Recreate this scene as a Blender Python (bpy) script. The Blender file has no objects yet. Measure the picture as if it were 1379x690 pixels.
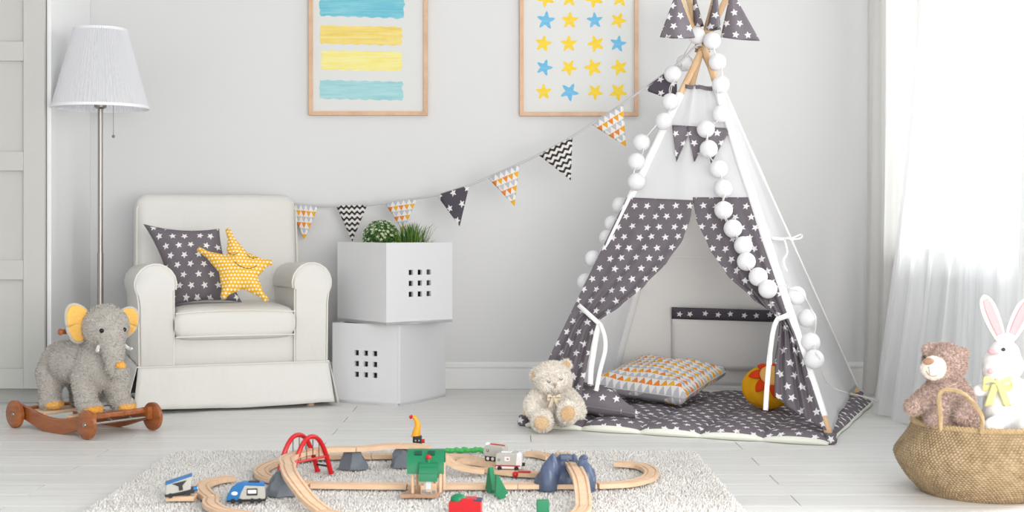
import bpy, bmesh, math, random
import numpy as np
from math import sin, cos, pi, radians
from mathutils import Vector, Matrix, Euler

sc = bpy.context.scene
COL = sc.collection
# ---------------------------------------------------------------- camera, world, light, exposure
F, CX, HY, CH = 1863.0, 689.5, 305.0, 0.73          # focal length in px, centre, horizon row, camera height
cam_d = bpy.data.cameras.new('camera')
cam = bpy.data.objects.new('camera', cam_d); COL.objects.link(cam)
cam.location = (0, 0, CH); cam.rotation_euler = (pi/2, 0, 0)
cam_d.sensor_width = 36; cam_d.lens = F/1379*36
cam_d.shift_y = -(345-HY)/1379
cam_d.clip_start = 0.05; cam_d.clip_end = 60
cam_d.dof.use_dof = True; cam_d.dof.focus_distance = 5.0; cam_d.dof.aperture_fstop = 5.0
sc.camera = cam
w = bpy.data.worlds.new('daylight'); sc.world = w; w.use_nodes = True
w.node_tree.nodes['Background'].inputs[0].default_value = (0.93, 0.965, 1.0, 1)
w.node_tree.nodes['Background'].inputs[1].default_value = 1.0
def area_light(name, loc, target, size, size_y, power, color):
    d = bpy.data.lights.new(name, 'AREA'); d.shape = 'RECTANGLE'; d.size = size; d.size_y = size_y
    d.energy = power; d.color = color
    o = bpy.data.objects.new(name, d); COL.objects.link(o); o.location = loc
    o.rotation_euler = (Vector(target)-Vector(loc)).to_track_quat('-Z', 'Y').to_euler()
    return o
area_light('front_fill', (1.3, 0.2, 0.95), (0.3, 5.8, 0.4), 2.4, 1.5, 150, (1.0, 0.975, 0.94))  # unseen soft fill beside the camera, added to brighten tipi interior and lower wall
area_light('curtain_daylight', (5.2, 4.7, 2.0), (0.0, 5.1, 1.0), 2.0, 2.0, 500, (1.0, 0.99, 0.98))
sc.view_settings.view_transform = 'Standard'; sc.view_settings.look = 'None'
sc.view_settings.exposure = -0.08; sc.view_settings.gamma = 1.0
sc.view_settings.use_curve_mapping = False
sc.cycles.max_bounces = 8; sc.cycles.transparent_max_bounces = 12

# ---------------------------------------------------------------- pixel helpers (estimate places once, everything is real geometry)
def W(px, py, Y): return Vector(((px-CX)/F*Y, Y, CH-(py-HY)/F*Y))
def G(px, py, z=0.0):
    Y = F*(CH-z)/(py-HY); return W(px, py, Y)
def on_plane(px, py, p0, n, off=0.0):
    c = Vector((0, 0, CH)); d = Vector(((px-CX)/F, 1, -(py-HY)/F))
    t = ((p0-c).dot(n)+off)/d.dot(n); return c+d*t

# ---------------------------------------------------------------- materials
def lin(h):
    h = h.lstrip('#'); v = [int(h[i:i+2], 16)/255 for i in (0, 2, 4)]
    return tuple(c/12.92 if c <= .04045 else ((c+.055)/1.055)**2.4 for c in v)+(1,)
class NT:
    def __init__(s, name):
        s.m = bpy.data.materials.new(name); s.m.use_nodes = True; s.t = s.m.node_tree
        s.b = s.t.nodes['Principled BSDF']; s.out = s.t.nodes['Material Output']
    def n(s, typ, **kw):
        nd = s.t.nodes.new(typ)
        for k, v in kw.items(): setattr(nd, k, v)
        return nd
    def link(s, a, b): s.t.links.new(a, b)
    def put(s, inp, v):
        if isinstance(v, (int, float)): inp.default_value = v
        elif isinstance(v, tuple): inp.default_value = v
        else: s.link(v, inp)
    def M(s, op, a, b=0.0, c=None):
        nd = s.n('ShaderNodeMath', operation=op); s.put(nd.inputs[0], a); s.put(nd.inputs[1], b)
        if c is not None: s.put(nd.inputs[2], c)
        return nd.outputs[0]
    def mix(s, f, a, b, mode='MIX'):
        nd = s.n('ShaderNodeMix', data_type='RGBA', blend_type=mode)
        s.put(nd.inputs[0], f); s.put(nd.inputs[6], a); s.put(nd.inputs[7], b); return nd.outputs[2]
    def noise(s, scale, detail=3, vec=None, rough=.5):
        nd = s.n('ShaderNodeTexNoise'); nd.inputs['Scale'].default_value = scale
        nd.inputs['Detail'].default_value = detail; nd.inputs['Roughness'].default_value = rough
        if vec is None: vec = s.coord('Object')
        s.link(vec, nd.inputs['Vector']); return nd.outputs['Fac']
    def coord(s, which='Object'):
        if not hasattr(s, 'tc'): s.tc = s.n('ShaderNodeTexCoord')
        return s.tc.outputs[which]
    def mapped(s, which, scale, rot=(0, 0, 0)):
        nd = s.n('ShaderNodeMapping'); s.link(s.coord(which), nd.inputs[0])
        nd.inputs['Scale'].default_value = scale; nd.inputs['Rotation'].default_value = rot; return nd.outputs[0]
    def ramp(s, f, stops):
        nd = s.n('ShaderNodeValToRGB'); cr = nd.color_ramp
        while len(cr.elements) < len(stops): cr.elements.new(.5)
        for e, (p, c) in zip(cr.elements, stops): e.position = p; e.color = c
        s.link(f, nd.inputs[0]); return nd.outputs[0]
    def bump(s, h, strength=.3, dist=.002):
        nd = s.n('ShaderNodeBump'); nd.inputs['Strength'].default_value = strength
        nd.inputs['Distance'].default_value = dist; s.link(h, nd.inputs['Height'])
        s.link(nd.outputs[0], s.b.inputs['Normal'])
    def base(s, c): s.put(s.b.inputs['Base Color'], c)
    def translucent(s, color, f):
        tr = s.n('ShaderNodeBsdfTranslucent'); s.put(tr.inputs[0], color)
        mx = s.n('ShaderNodeMixShader'); mx.inputs[0].default_value = f
        s.link(s.b.outputs[0], mx.inputs[1]); s.link(tr.outputs[0], mx.inputs[2]); s.link(mx.outputs[0], s.out.inputs[0])
        return mx
def slip_cotton(name, col):
    t = NT(name); t.base(t.mix(t.noise(3, 2), lin(col), tuple(x*.97 for x in lin(col)[:3])+(1,))); t.b.inputs['Roughness'].default_value = .95; t.b.inputs['Specular IOR Level'].default_value = .1
    h = t.M('ADD', t.M('MULTIPLY', t.noise(7, 4, t.mapped('Object', (1.6, 1, .7))), 1.0), t.M('MULTIPLY', t.noise(260, 2), .035)); t.bump(h, .38, .018); return t.m
def plain(name, col, rough=.5, metal=0.0, bump=None, vary=0.0, spec=.5, sheen=0.0):
    t = NT(name); c = lin(col)
    if vary:
        f = t.noise(bump[0]*.4 if bump else 8, 4)
        dark = tuple(x*(1-vary) for x in c[:3])+(1,)
        t.base(t.mix(f, dark, tuple(min(1, x*(1+vary*.6)) for x in c[:3])+(1,)))
    else: t.base(c)
    t.b.inputs['Roughness'].default_value = rough; t.b.inputs['Metallic'].default_value = metal
    t.b.inputs['Specular IOR Level'].default_value = spec
    if sheen: t.b.inputs['Sheen Weight'].default_value = sheen
    if bump: t.bump(t.noise(bump[0], 3), bump[1], bump[2] if len(bump) > 2 else .002)
    return t.m
def wood(name, c1, c2, scale=(6, 60, 60), rough=.5, coat=0):
    t = NT(name); f = t.noise(1.0, 5, t.mapped('Object', scale), .6)
    t.base(t.ramp(f, [(.3, lin(c1)), (.7, lin(c2))])); t.b.inputs['Roughness'].default_value = rough
    t.b.inputs['Coat Weight'].default_value = coat
    t.bump(f, .12, .001); return t.m
def star_mask(t, sx, sy, R, rin, jit=True):
    uv = t.n('ShaderNodeSeparateXYZ'); t.link(t.coord('UV'), uv.inputs[0])
    v = t.M('DIVIDE', uv.outputs[1], sy); row = t.M('FLOOR', v)
    half = t.M('MULTIPLY', t.M('FLOORED_MODULO', row, 2.0), .5)
    u = t.M('ADD', t.M('DIVIDE', uv.outputs[0], sx), half); colm = t.M('FLOOR', u)
    h = t.n('ShaderNodeTexWhiteNoise', noise_dimensions='2D'); cb = t.n('ShaderNodeCombineXYZ')
    t.link(row, cb.inputs[0]); t.link(colm, cb.inputs[1]); t.link(cb.outputs[0], h.inputs['Vector'])
    hs = t.n('ShaderNodeSeparateColor'); t.link(h.outputs['Color'], hs.inputs[0])
    x = t.M('MULTIPLY', t.M('SUBTRACT', t.M('FRACT', u), t.M('ADD', .38, t.M('MULTIPLY', hs.outputs[0], .24))), sx)
    y = t.M('MULTIPLY', t.M('SUBTRACT', t.M('FRACT', v), t.M('ADD', .42, t.M('MULTIPLY', hs.outputs[1], .16))), sy)
    r = t.M('SQRT', t.M('ADD', t.M('MULTIPLY', x, x), t.M('MULTIPLY', y, y)))
    a = t.M('ADD', t.M('ARCTAN2', y, x), t.M('MULTIPLY', h.outputs['Value'], 1.257))
    a5 = 2*pi/5
    td = t.M('ABSOLUTE', t.M('SUBTRACT', t.M('FLOORED_MODULO', a, a5), a5/2))   # 0 at notch
    tt = t.M('SUBTRACT', a5/2, td)                                                # 0 at tip
    nx = rin*sin(pi/5); ny = R-rin*cos(pi/5)
    e = t.M('MULTIPLY', r, t.M('ADD', t.M('MULTIPLY', t.M('COSINE', tt), nx), t.M('MULTIPLY', t.M('SINE', tt), ny)))
    return t.M('LESS_THAN', e, nx*R)
def star_cloth(name, base='#766f75', star='#eceaea', sx=.052, sy=.042, R=.0150, transl=.0, weave=True):
    t = NT(name); m = star_mask(t, sx, sy, R, R*.45)
    f = t.noise(30, 3); b = lin(base)
    bc = t.mix(f, tuple(x*.9 for x in b[:3])+(1,), tuple(x*1.1 for x in b[:3])+(1,))
    c = t.mix(m, bc, lin(star)); t.base(c)
    t.b.inputs['Roughness'].default_value = .9; t.b.inputs['Specular IOR Level'].default_value = .15
    t.bump(t.noise(900, 2), .15, .0006)
    if transl: t.translucent(c, transl)
    return t.m
def tri_cloth(name, s=.026, flip=False):
    t = NT(name); uv = t.n('ShaderNodeSeparateXYZ'); t.link(t.coord('UV'), uv.inputs[0])
    v = t.M('DIVIDE', uv.outputs[1], s*.88); row = t.M('FLOOR', v); fy = t.M('FRACT', v)
    if flip: fy = t.M('SUBTRACT', 1.0, fy)
    u = t.M('DIVIDE', uv.outputs[0], s); fx = t.M('FRACT', u)
    up = t.M('LESS_THAN', t.M('MULTIPLY', t.M('ABSOLUTE', t.M('SUBTRACT', fx, .5)), 2.0), t.M('SUBTRACT', 1.0, fy))
    odd = t.M('FLOORED_MODULO', row, 2.0)
    h = t.n('ShaderNodeTexWhiteNoise', noise_dimensions='2D'); cb = t.n('ShaderNodeCombineXYZ')
    t.link(row, cb.inputs[0]); t.link(t.M('FLOOR', u), cb.inputs[1]); t.link(cb.outputs[0], h.inputs['Vector'])
    orange = t.mix(h.outputs['Value'], lin('#e9a32c'), lin('#f3bd3a')); orange = t.mix(t.M('GREATER_THAN', h.outputs['Value'], .72), orange, lin('#e88a3d'))
    grey = t.mix(h.outputs['Value'], lin('#b4b9bd'), lin('#c4c4cb'))
    c = t.mix(up, lin('#ebe7e4'), t.mix(odd, orange, grey)); t.base(c)
    t.b.inputs['Roughness'].default_value = .9; t.b.inputs['Specular IOR Level'].default_value = .15
    t.bump(t.noise(900, 2), .12, .0006); return t.m
def zigzag_cloth(name, s=.023):
    t = NT(name); uv = t.n('ShaderNodeSeparateXYZ'); t.link(t.coord('UV'), uv.inputs[0])
    st = s/6
    u = t.M('FLOORED_MODULO', t.M('DIVIDE', uv.outputs[0], s), 1.0)
    tri = t.M('ABSOLUTE', t.M('SUBTRACT', u, .5)); tri = t.M('DIVIDE', t.M('FLOOR', t.M('MULTIPLY', tri, 6.0)), 6.0)
    v = t.M('FRACT', t.M('ADD', t.M('DIVIDE', uv.outputs[1], s*.8), tri))
    c = t.mix(t.M('LESS_THAN', v, .47), lin('#e6e2dd'), lin('#2f2b2c')); t.base(c)
    t.b.inputs['Roughness'].default_value = .9; return t.m
def dot_cloth(name):
    t = NT(name); uv = t.n('ShaderNodeSeparateXYZ'); t.link(t.coord('UV'), uv.inputs[0])
    s = .0138
    u = t.M('DIVIDE', uv.outputs[0], s); v = t.M('DIVIDE', uv.outputs[1], s)
    u = t.M('ADD', u, t.M('MULTIPLY', t.M('FLOORED_MODULO', t.M('FLOOR', v), 2.0), .5))
    x = t.M('ABSOLUTE', t.M('SUBTRACT', t.M('FRACT', u), .5)); y = t.M('ABSOLUTE', t.M('SUBTRACT', t.M('FRACT', v), .5))
    m = t.M('LESS_THAN', t.M('ADD', t.M('MULTIPLY', x, .9), y), .36)
    c = t.mix(m, lin('#eeb521'), lin('#f8ecd6')); t.base(c); t.b.inputs['Roughness'].default_value = .9
    t.bump(t.noise(900, 2), .12, .0006); return t.m
def plush(name, c1, c2, scale=90, depth=.004):
    t = NT(name); g = t.n('ShaderNodeNewGeometry')
    f = t.noise(scale, 3); f2 = t.M('MULTIPLY', t.M('ADD', f, g.outputs['Random Per Island']), .5)
    t.base(t.ramp(f2, [(.25, lin(c1)), (.7, lin(c2))])); t.b.inputs['Roughness'].default_value = 1
    t.b.inputs['Specular IOR Level'].default_value = .05; t.b.inputs['Sheen Weight'].default_value = .15
    t.bump(f, .6, depth); return t.m
def white_cloth(name, col='#f1f0ef', transl=.25, bumps=(14, .25, .01)):
    t = NT(name); t.base(lin(col)); t.b.inputs['Roughness'].default_value = .95; t.b.inputs['Specular IOR Level'].default_value = .1
    h = t.M('ADD', t.noise(bumps[0], 3), t.M('MULTIPLY', t.noise(700, 1), .03)); t.bump(h, bumps[1], bumps[2])
    if transl: t.translucent(lin(col), transl)
    return t.m

# ---------------------------------------------------------------- mesh builder
def rotm(rot): return Euler(rot).to_matrix() if rot is not None else Matrix.Identity(3)
class MB:
    def __init__(s): s.v = []; s.f = []
    def add(s, vs, fs):
        o = len(s.v); s.v += [Vector(p) for p in vs]; s.f += [tuple(i+o for i in f) for f in fs]; return s
    def box(s, c, size, rot=None):
        R = rotm(rot); c = Vector(c); hx, hy, hz = size[0]/2, size[1]/2, size[2]/2
        vs = [c+R@Vector((x, y, z)) for x in (-hx, hx) for y in (-hy, hy) for z in (-hz, hz)]
        return s.add(vs, [(0, 1, 3, 2), (4, 6, 7, 5), (0, 4, 5, 1), (2, 3, 7, 6), (0, 2, 6, 4), (1, 5, 7, 3)])
    def tube(s, path, r, n=8, closed=False, caps=True):
        path = [Vector(p) for p in path]; m = len(path)
        rr = r if isinstance(r, (list, tuple)) else [r]*m
        prev = None; rings = []
        for i, p in enumerate(path):
            if closed: t = path[(i+1) % m]-path[i-1]
            else: t = path[min(i+1, m-1)]-path[max(i-1, 0)]
            if t.length < 1e-9: t = Vector((0, 0, 1))
            t.normalize()
            if prev is None:
                a = Vector((0, 0, 1)) if abs(t.z) < .9 else Vector((1, 0, 0)); u = t.cross(a).normalized()
            else:
                u = prev-t*prev.dot(t); u = u.normalized() if u.length > 1e-6 else t.orthogonal().normalized()
            prev = u; q = t.cross(u)
            rings.append([p+(u*cos(2*pi*k/n)+q*sin(2*pi*k/n))*rr[i] for k in range(n)])
        vs = [x for g in rings for x in g]; fs = []
        for i in range(m if closed else m-1):
            j = (i+1) % m
            for k in range(n):
                fs.append((i*n+k, i*n+(k+1) % n, j*n+(k+1) % n, j*n+k))
        if caps and not closed: fs += [tuple(range(n))[::-1], tuple((m-1)*n+k for k in range(n))]
        return s.add(vs, fs)
    def cyl(s, p0, p1, r0, r1=None, n=16): return s.tube([p0, p1], [r0, r0 if r1 is None else r1], n)
    def lathe(s, prof, c=(0, 0, 0), n=24, rot=None, wob=None, cap=True):
        R = rotm(rot); c = Vector(c); vs = []; m = len(prof)
        for i, (r, z) in enumerate(prof):
            for k in range(n):
                a = 2*pi*k/n; q = r*(wob(a, i) if wob else 1)
                vs.append(c+R@Vector((q*cos(a), q*sin(a), z)))
        fs = [(i*n+k, i*n+(k+1) % n, (i+1)*n+(k+1) % n, (i+1)*n+k) for i in range(m-1) for k in range(n)]
        if cap and prof[0][0] > 1e-5: fs.append(tuple(range(n))[::-1])
        if cap and prof[-1][0] > 1e-5: fs.append(tuple((m-1)*n+k for k in range(n)))
        return s.add(vs, fs)
    def ell(s, c, r, rot=None, n=16, m=10):
        if isinstance(r, (int, float)): r = (r, r, r)
        R = rotm(rot); c = Vector(c); vs = [c+R@Vector((0, 0, -r[2]))]
        for i in range(1, m):
            th = -pi/2+pi*i/m
            for k in range(n):
                a = 2*pi*k/n; vs.append(c+R@Vector((r[0]*cos(th)*cos(a), r[1]*cos(th)*sin(a), r[2]*sin(th))))
        vs.append(c+R@Vector((0, 0, r[2]))); L = len(vs)-1
        fs = [(0, 1+(k+1) % n, 1+k) for k in range(n)]
        for i in range(m-2):
            for k in range(n):
                a = 1+i*n+k; b = 1+i*n+(k+1) % n; fs.append((a, b, b+n, a+n))
        fs += [(L, 1+(m-2)*n+k, 1+(m-2)*n+(k+1) % n) for k in range(n)]
        return s.add(vs, fs)
    def prism(s, poly, d0, d1, M=None):          # poly in xy, extruded along z, placed by matrix M
        n = len(poly); vs = [Vector((x, y, d0)) for x, y in poly]+[Vector((x, y, d1)) for x, y in poly]
        if M is not None: vs = [M@v for v in vs]
        fs = [tuple(range(n))[::-1], tuple(range(n, 2*n))]+[(i, (i+1) % n, n+(i+1) % n, n+i) for i in range(n)]
        return s.add(vs, fs)
    def grid(s, fn, nu, nv, wrap=False):
        vs = [Vector(fn(i/nu, j/nv)) for j in range(nv+1) for i in range(nu+(0 if wrap else 1))]
        w_ = nu if wrap else nu+1
        fs = [(j*w_+i, j*w_+(i+1) % w_, (j+1)*w_+(i+1) % w_, (j+1)*w_+i) for j in range(nv) for i in range(nu)]
        return s.add(vs, fs)
    def build(s, name, mat, parent=None, world=False, smooth=True, bevel=0, seg=2, angle=40, solid=0, uv=None, uvs=None, subsurf=0, label=None, wn=True):
        me = bpy.data.meshes.new(name)
        vs = s.v
        if world and parent is not None:
            inv = MAT[parent.name].inverted(); vs = [inv@v for v in vs]
        me.from_pydata([tuple(v) for v in vs], [], s.f); me.update()
        if uv is not None or uvs is not None:
            L = me.uv_layers.new(name='UVMap')
            for lp in me.loops:
                i = lp.vertex_index; L.data[lp.index].uv = uvs[i] if uvs is not None else uv(s.v[i])
        fix_normals(me)
        if smooth:
            me.shade_smooth(); me.set_sharp_from_angle(angle=radians(angle))
        me.materials.append(mat)
        o = bpy.data.objects.new(name, me); COL.objects.link(o)
        if parent is not None: o.parent = parent
        if subsurf:
            md = o.modifiers.new('sub', 'SUBSURF'); md.levels = md.render_levels = subsurf
        if solid:
            md = o.modifiers.new('solid', 'SOLIDIFY'); md.thickness = solid; md.offset = 0
        if bevel:
            md = o.modifiers.new('bevel', 'BEVEL'); md.width = bevel; md.segments = seg; md.limit_method = 'ANGLE'; md.angle_limit = radians(35)
            if wn and smooth: o.modifiers.new('wn', 'WEIGHTED_NORMAL')
        if label: o['label'] = label
        return o
def fix_normals(me):
    bm = bmesh.new(); bm.from_mesh(me); bmesh.ops.recalc_face_normals(bm, faces=bm.faces); bm.to_mesh(me); bm.free()
MAT = {}
def thing(name, label, cat, loc=(0, 0, 0), rz=0, group=None, scale=1.0):
    o = bpy.data.objects.new(name, None); COL.objects.link(o); o.empty_display_size = .05
    o.location = loc; o.rotation_euler = (0, 0, rz); o.scale = (scale,)*3
    o['label'] = label; o['category'] = cat
    if group: o['group'] = group
    MAT[o.name] = Matrix.Translation(loc)@Matrix.Rotation(rz, 4, 'Z')@Matrix.Scale(scale, 4)
    return o
def struct(o): o['kind'] = 'structure'; return o
def copy_thing(src, loc, rz=None, label=None):
    c = src.copy(); COL.objects.link(c); c.location = loc
    if rz is not None: c.rotation_euler = (0, 0, rz)
    if label: c['label'] = label
    for ch in list(src.children):
        d = ch.copy(); COL.objects.link(d); d.parent = c
        for g in list(ch.children):
            e = g.copy(); COL.objects.link(e); e.parent = d
    return c
def clone_part(src, parent, loc, rot=(0, 0, 0), scale=(1, 1, 1)):
    d = src.copy(); COL.objects.link(d); d.parent = parent; d.location = loc; d.rotation_euler = rot; d.scale = scale
    return d
def catmull(pts, n=8, closed=False):
    P = [Vector(p) for p in pts]; m = len(P); out = []
    rng = range(m) if closed else range(m-1)
    for i in rng:
        if closed: a, b, c, d = P[i-1], P[i], P[(i+1) % m], P[(i+2) % m]
        else: a, b, c, d = P[max(i-1, 0)], P[i], P[i+1], P[min(i+2, m-1)]
        for k in range(n):
            t = k/n; out.append(.5*((2*b)+(c-a)*t+(2*a-5*b+4*c-d)*t*t+(3*b-a-3*c+d)*t**3))
    if not closed: out.append(P[-1])
    return out
def rbox(size, r, seg=4):                       # rounded box verts/faces at origin
    bm = bmesh.new(); bmesh.ops.create_cube(bm, size=1.0)
    for v in bm.verts: v.co = Vector((v.co.x*size[0], v.co.y*size[1], v.co.z*size[2]))
    bmesh.ops.bevel(bm, geom=bm.edges[:], offset=r, segments=seg, profile=.5, affect='EDGES')
    vs = [v.co.copy() for v in bm.verts]; bm.verts.index_update(); fs = [tuple(v.index for v in f.verts) for f in bm.faces]; bm.free(); return vs, fs
def inflated(outline, t, rings=14, center=(0, 0), k=.06, corner=0.0):
    """closed soft body from a star-shaped outline: dome of half-thickness t on both sides"""
    n = len(outline); c = Vector(center); P = [Vector(p) for p in outline]
    def dist(p):
        best = 9
        for i in range(n):
            a, b = P[i], P[(i+1) % n]; ab = b-a; u = max(0, min(1, (p-a).dot(ab)/max(ab.length_squared, 1e-12)))
            best = min(best, (p-(a+ab*u)).length)
        return best
    vs = []; fs = []; uvs = []
    for side in (1, -1):
        base = len(vs)
        for j in range(rings):
            s_ = 1-(j/rings)**1.25
            for i in range(n):
                p = c+(P[i]-c)*s_; d = dist(p); h = t*math.sqrt(max(0, 1-(1-min(1, d/k))**2)) if d < k else t
                h = h*(.75+.25*min(1, dist(p)/(k*1.6)))
                if j == 0: h = 0
                vs.append(Vector((p.x, p.y, side*h))); uvs.append((p.x, p.y))
        vs.append(Vector((c.x, c.y, side*t))); uvs.append((c.x, c.y)); cen = len(vs)-1
        for j in range(rings-1):
            for i in range(n):
                a = base+j*n+i; b = base+j*n+(i+1) % n
                f = (a, b, b+n, a+n); fs.append(f if side > 0 else f[::-1])
        for i in range(n):
            a = base+(rings-1)*n+i; b = base+(rings-1)*n+(i+1) % n
            fs.append((a, b, cen) if side > 0 else (b, a, cen))
    # weld rims: remap second rim to first
    second = rings*n+1
    fs = [tuple((i-second if second <= i < second+n else i) for i in f) for f in fs]
    keep = [i for i in range(len(vs)) if not (second <= i < second+n)]
    mp = {o: k_ for k_, o in enumerate(keep)}
    return [vs[i] for i in keep], [tuple(mp[i] for i in f) for f in fs], [uvs[i] for i in keep]
def blob(name, mb, voxel, mat, parent, smooth_it=6, fur=None, label=None, world=False, mats=None):
    """weld overlapping solids into one continuous skin (voxel remesh + smoothing), with optional short pile"""
    me = bpy.data.meshes.new('tmp'); vs = mb.v
    if world and parent is not None:
        inv = MAT[parent.name].inverted(); vs = [inv@v for v in vs]
    me.from_pydata([tuple(v) for v in vs], [], mb.f); fix_each(me)
    o = bpy.data.objects.new('tmp', me); COL.objects.link(o)
    r = o.modifiers.new('r', 'REMESH'); r.mode = 'VOXEL'; r.voxel_size = voxel
    sm = o.modifiers.new('s', 'SMOOTH'); sm.iterations = smooth_it; sm.factor = .6
    dg = bpy.context.evaluated_depsgraph_get(); out = bpy.data.meshes.new_from_object(o.evaluated_get(dg))
    bpy.data.objects.remove(o); bpy.data.meshes.remove(me)
    if fur:
        cnt, ln, wd, tilt = fur
        out2 = add_fur(out, cnt, ln, wd, tilt, mats); bpy.data.meshes.remove(out); out = out2
    out.name = name; out.shade_smooth(); out.materials.clear(); out.materials.append(mat)
    ob = bpy.data.objects.new(name, out); COL.objects.link(ob)
    if parent is not None: ob.parent = parent
    if label: ob['label'] = label
    return ob
def fix_each(me):
    bm = bmesh.new(); bm.from_mesh(me); bmesh.ops.recalc_face_normals(bm, faces=bm.faces); bm.to_mesh(me); bm.free()
def add_fur(me, cnt, ln, wd, tilt, mats=None, seed=5):
    rng = np.random.default_rng(seed)
    nv = len(me.vertices); co = np.empty(nv*3); me.vertices.foreach_get('co', co); co = co.reshape(-1, 3)
    me.calc_loop_triangles(); nt = len(me.loop_triangles); tri = np.empty(nt*3, dtype=np.int64)
    me.loop_triangles.foreach_get('vertices', tri); tri = tri.reshape(-1, 3)
    a, b, c = co[tri[:, 0]], co[tri[:, 1]], co[tri[:, 2]]
    nr = np.cross(b-a, c-a); ar = np.linalg.norm(nr, axis=1)+1e-12; nrm = nr/ar[:, None]
    pick = rng.choice(nt, cnt, p=ar/ar.sum()); r1 = np.sqrt(rng.random(cnt)); r2 = rng.random(cnt)
    p = a[pick]*(1-r1)[:, None]+b[pick]*(r1*(1-r2))[:, None]+c[pick]*(r1*r2)[:, None]
    n = nrm[pick]; t = rng.normal(size=(cnt, 3)); t -= n*(t*n).sum(1)[:, None]; t /= np.linalg.norm(t, axis=1)[:, None]
    L = ln*(.5+.7*rng.random(cnt))[:, None]
    tip = p+(n+t*tilt*rng.random(cnt)[:, None])*L; s_ = np.cross(n, t)*wd/2
    base0, base1 = p-s_-n*ln*.15, p+s_-n*ln*.15
    blades = np.stack([base0, base1, tip], 1).reshape(-1, 3)
    polys = [tuple(pl.vertices) for pl in me.polygons]
    vs = np.concatenate([co, blades]); idx = nv+np.arange(cnt*3).reshape(-1, 3)
    out = bpy.data.meshes.new('fur'); out.from_pydata(vs.tolist(), [], polys+idx.tolist()); out.update(); return out
def place(mbv, M): return [M@v for v in mbv]
def frame_m(o, x, y):                            # matrix from origin and in-plane x, y axes
    x = Vector(x).normalized(); z = x.cross(Vector(y)).normalized(); y = z.cross(x)
    return Matrix(((x.x, y.x, z.x, o[0]), (x.y, y.y, z.y, o[1]), (x.z, y.z, z.z, o[2]), (0, 0, 0, 1)))

# ---------------------------------------------------------------- shared materials
m_wall = plain('wall_paint', '#dedede', .8, bump=(120, .05), spec=.2)
m_trim = plain('trim_white', '#ededec', .45)
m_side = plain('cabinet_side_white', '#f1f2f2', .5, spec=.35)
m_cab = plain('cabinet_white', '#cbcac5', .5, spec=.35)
m_boxw = plain('box_white', '#dedee0', .3)
m_steel = plain('brushed_steel', '#a29c96', .38, metal=1.0)
m_chain = plain('chain_metal', '#8f8a84', .35, metal=1.0)
m_linen = white_cloth('linen_curtain', '#e9e7e4', .25, (8, .35, .02))
m_cream = slip_cotton('armchair_cotton', '#e1dfda')
m_pipe = plain('armchair_piping', '#e6e2da', .9, spec=.1)
m_beech = wood('beech_wood', '#d9b493', '#e8c9a9', (14, 90, 90))
m_pole = wood('pine_pole', '#cfa77c', '#e6c7a0', (40, 40, 8))
m_frame = wood('picture_frame_wood', '#cfa586', '#dfbb9c', (20, 20, 20))
m_paper = plain('paper', '#dededc', .85, bump=(25, .1, .002), spec=.2)
m_star = star_cloth('starry_cloth')
m_star_t = star_cloth('starry_tent_cloth', transl=.18)
m_star_small = star_cloth('starry_flag_cloth', '#57525a', sx=.052, sy=.045, R=.0135)
m_tri = tri_cloth('triangle_cloth', .031); m_tri_f = tri_cloth('triangle_flag_cloth', .0225, True)
m_zig = zigzag_cloth('zigzag_cloth')
m_dot = dot_cloth('yellow_dotted_cloth')
m_white = white_cloth('tent_cotton', '#fcfcfd', .66)
m_white_in = white_cloth('tent_back_cotton', '#fefcf9', .1)
m_tape = plain('white_tape', '#f1f0ef', .9)
m_mat_under = plain('mat_underside', '#e6e7dc', .95, bump=(60, .2))
m_rock = plain('grey_rock_plastic', '#6f767f', .55, bump=(60, .3, .003), vary=.25)
m_rock_blue = plain('blue_rock_plastic', '#515f7a', .4, bump=(25, .2, .003), vary=.15)
m_red = plain('red_plastic', '#c4161f', .35); m_green = plain('green_plastic', '#0f7a50', .4)
m_black = plain('black_plastic', '#1d1c1f', .4); m_blue = plain('blue_plastic', '#1f6fae', .35)
m_grey = plain('grey_plastic', '#b8b6ae', .45); m_train_white = plain('train_white', '#e9e7e8', .4)
m_yellow = plain('yellow_plastic', '#f2a516', .4); m_glassy = plain('window_dark', '#3c3a3a', .2)
m_dkwood = wood('red_brown_wood', '#86451e', '#ad6530', (10, 60, 60), .35, .3)
# ================================================================ SETTING
# floor: white boards laid across the room, each board its own piece
WALL_Y = 6.21
fl = MB().box((-.2, 3.7, -.02), (6.4, 5.2, .03)).build('floor', plain('floor_joint', '#9b9893', .8), smooth=False); struct(fl)
tm = NT('white_floor_board')
gi = tm.n('ShaderNodeObjectInfo'); mv = tm.n('ShaderNodeMapping'); tm.link(tm.coord('Object'), mv.inputs[0]); mv.inputs['Scale'].default_value = (1.2, 26, 26)
ad = tm.n('ShaderNodeVectorMath', operation='ADD'); cbn = tm.n('ShaderNodeCombineXYZ'); tm.link(tm.M('MULTIPLY', gi.outputs['Random'], 50.0), cbn.inputs[0])
tm.link(mv.outputs[0], ad.inputs[0]); tm.link(cbn.outputs[0], ad.inputs[1])
fn = tm.noise(1.0, 6, ad.outputs[0], .62)
c1 = tm.ramp(fn, [(.28, lin('#d6d4d0')), (.5, lin('#e3e2df')), (.75, lin('#ecebe9'))])
c2 = tm.mix(tm.M('MULTIPLY', gi.outputs['Random'], .35), c1, lin('#d9d8d4'))
tm.base(c2); tm.b.inputs['Roughness'].default_value = .42; tm.bump(fn, .08, .001)
PW, PL, GAP = .154, 1.383, .0018
plank0 = None; rows0 = 4.529
def plank_mesh(x0, x1):
    me = MB().box(((x0+x1)/2, 0, -.0025), (x1-x0-GAP*1.6, PW-GAP, .007))
    return me
base_x = {0: .064, 1: -.629}
cache = {}
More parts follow.
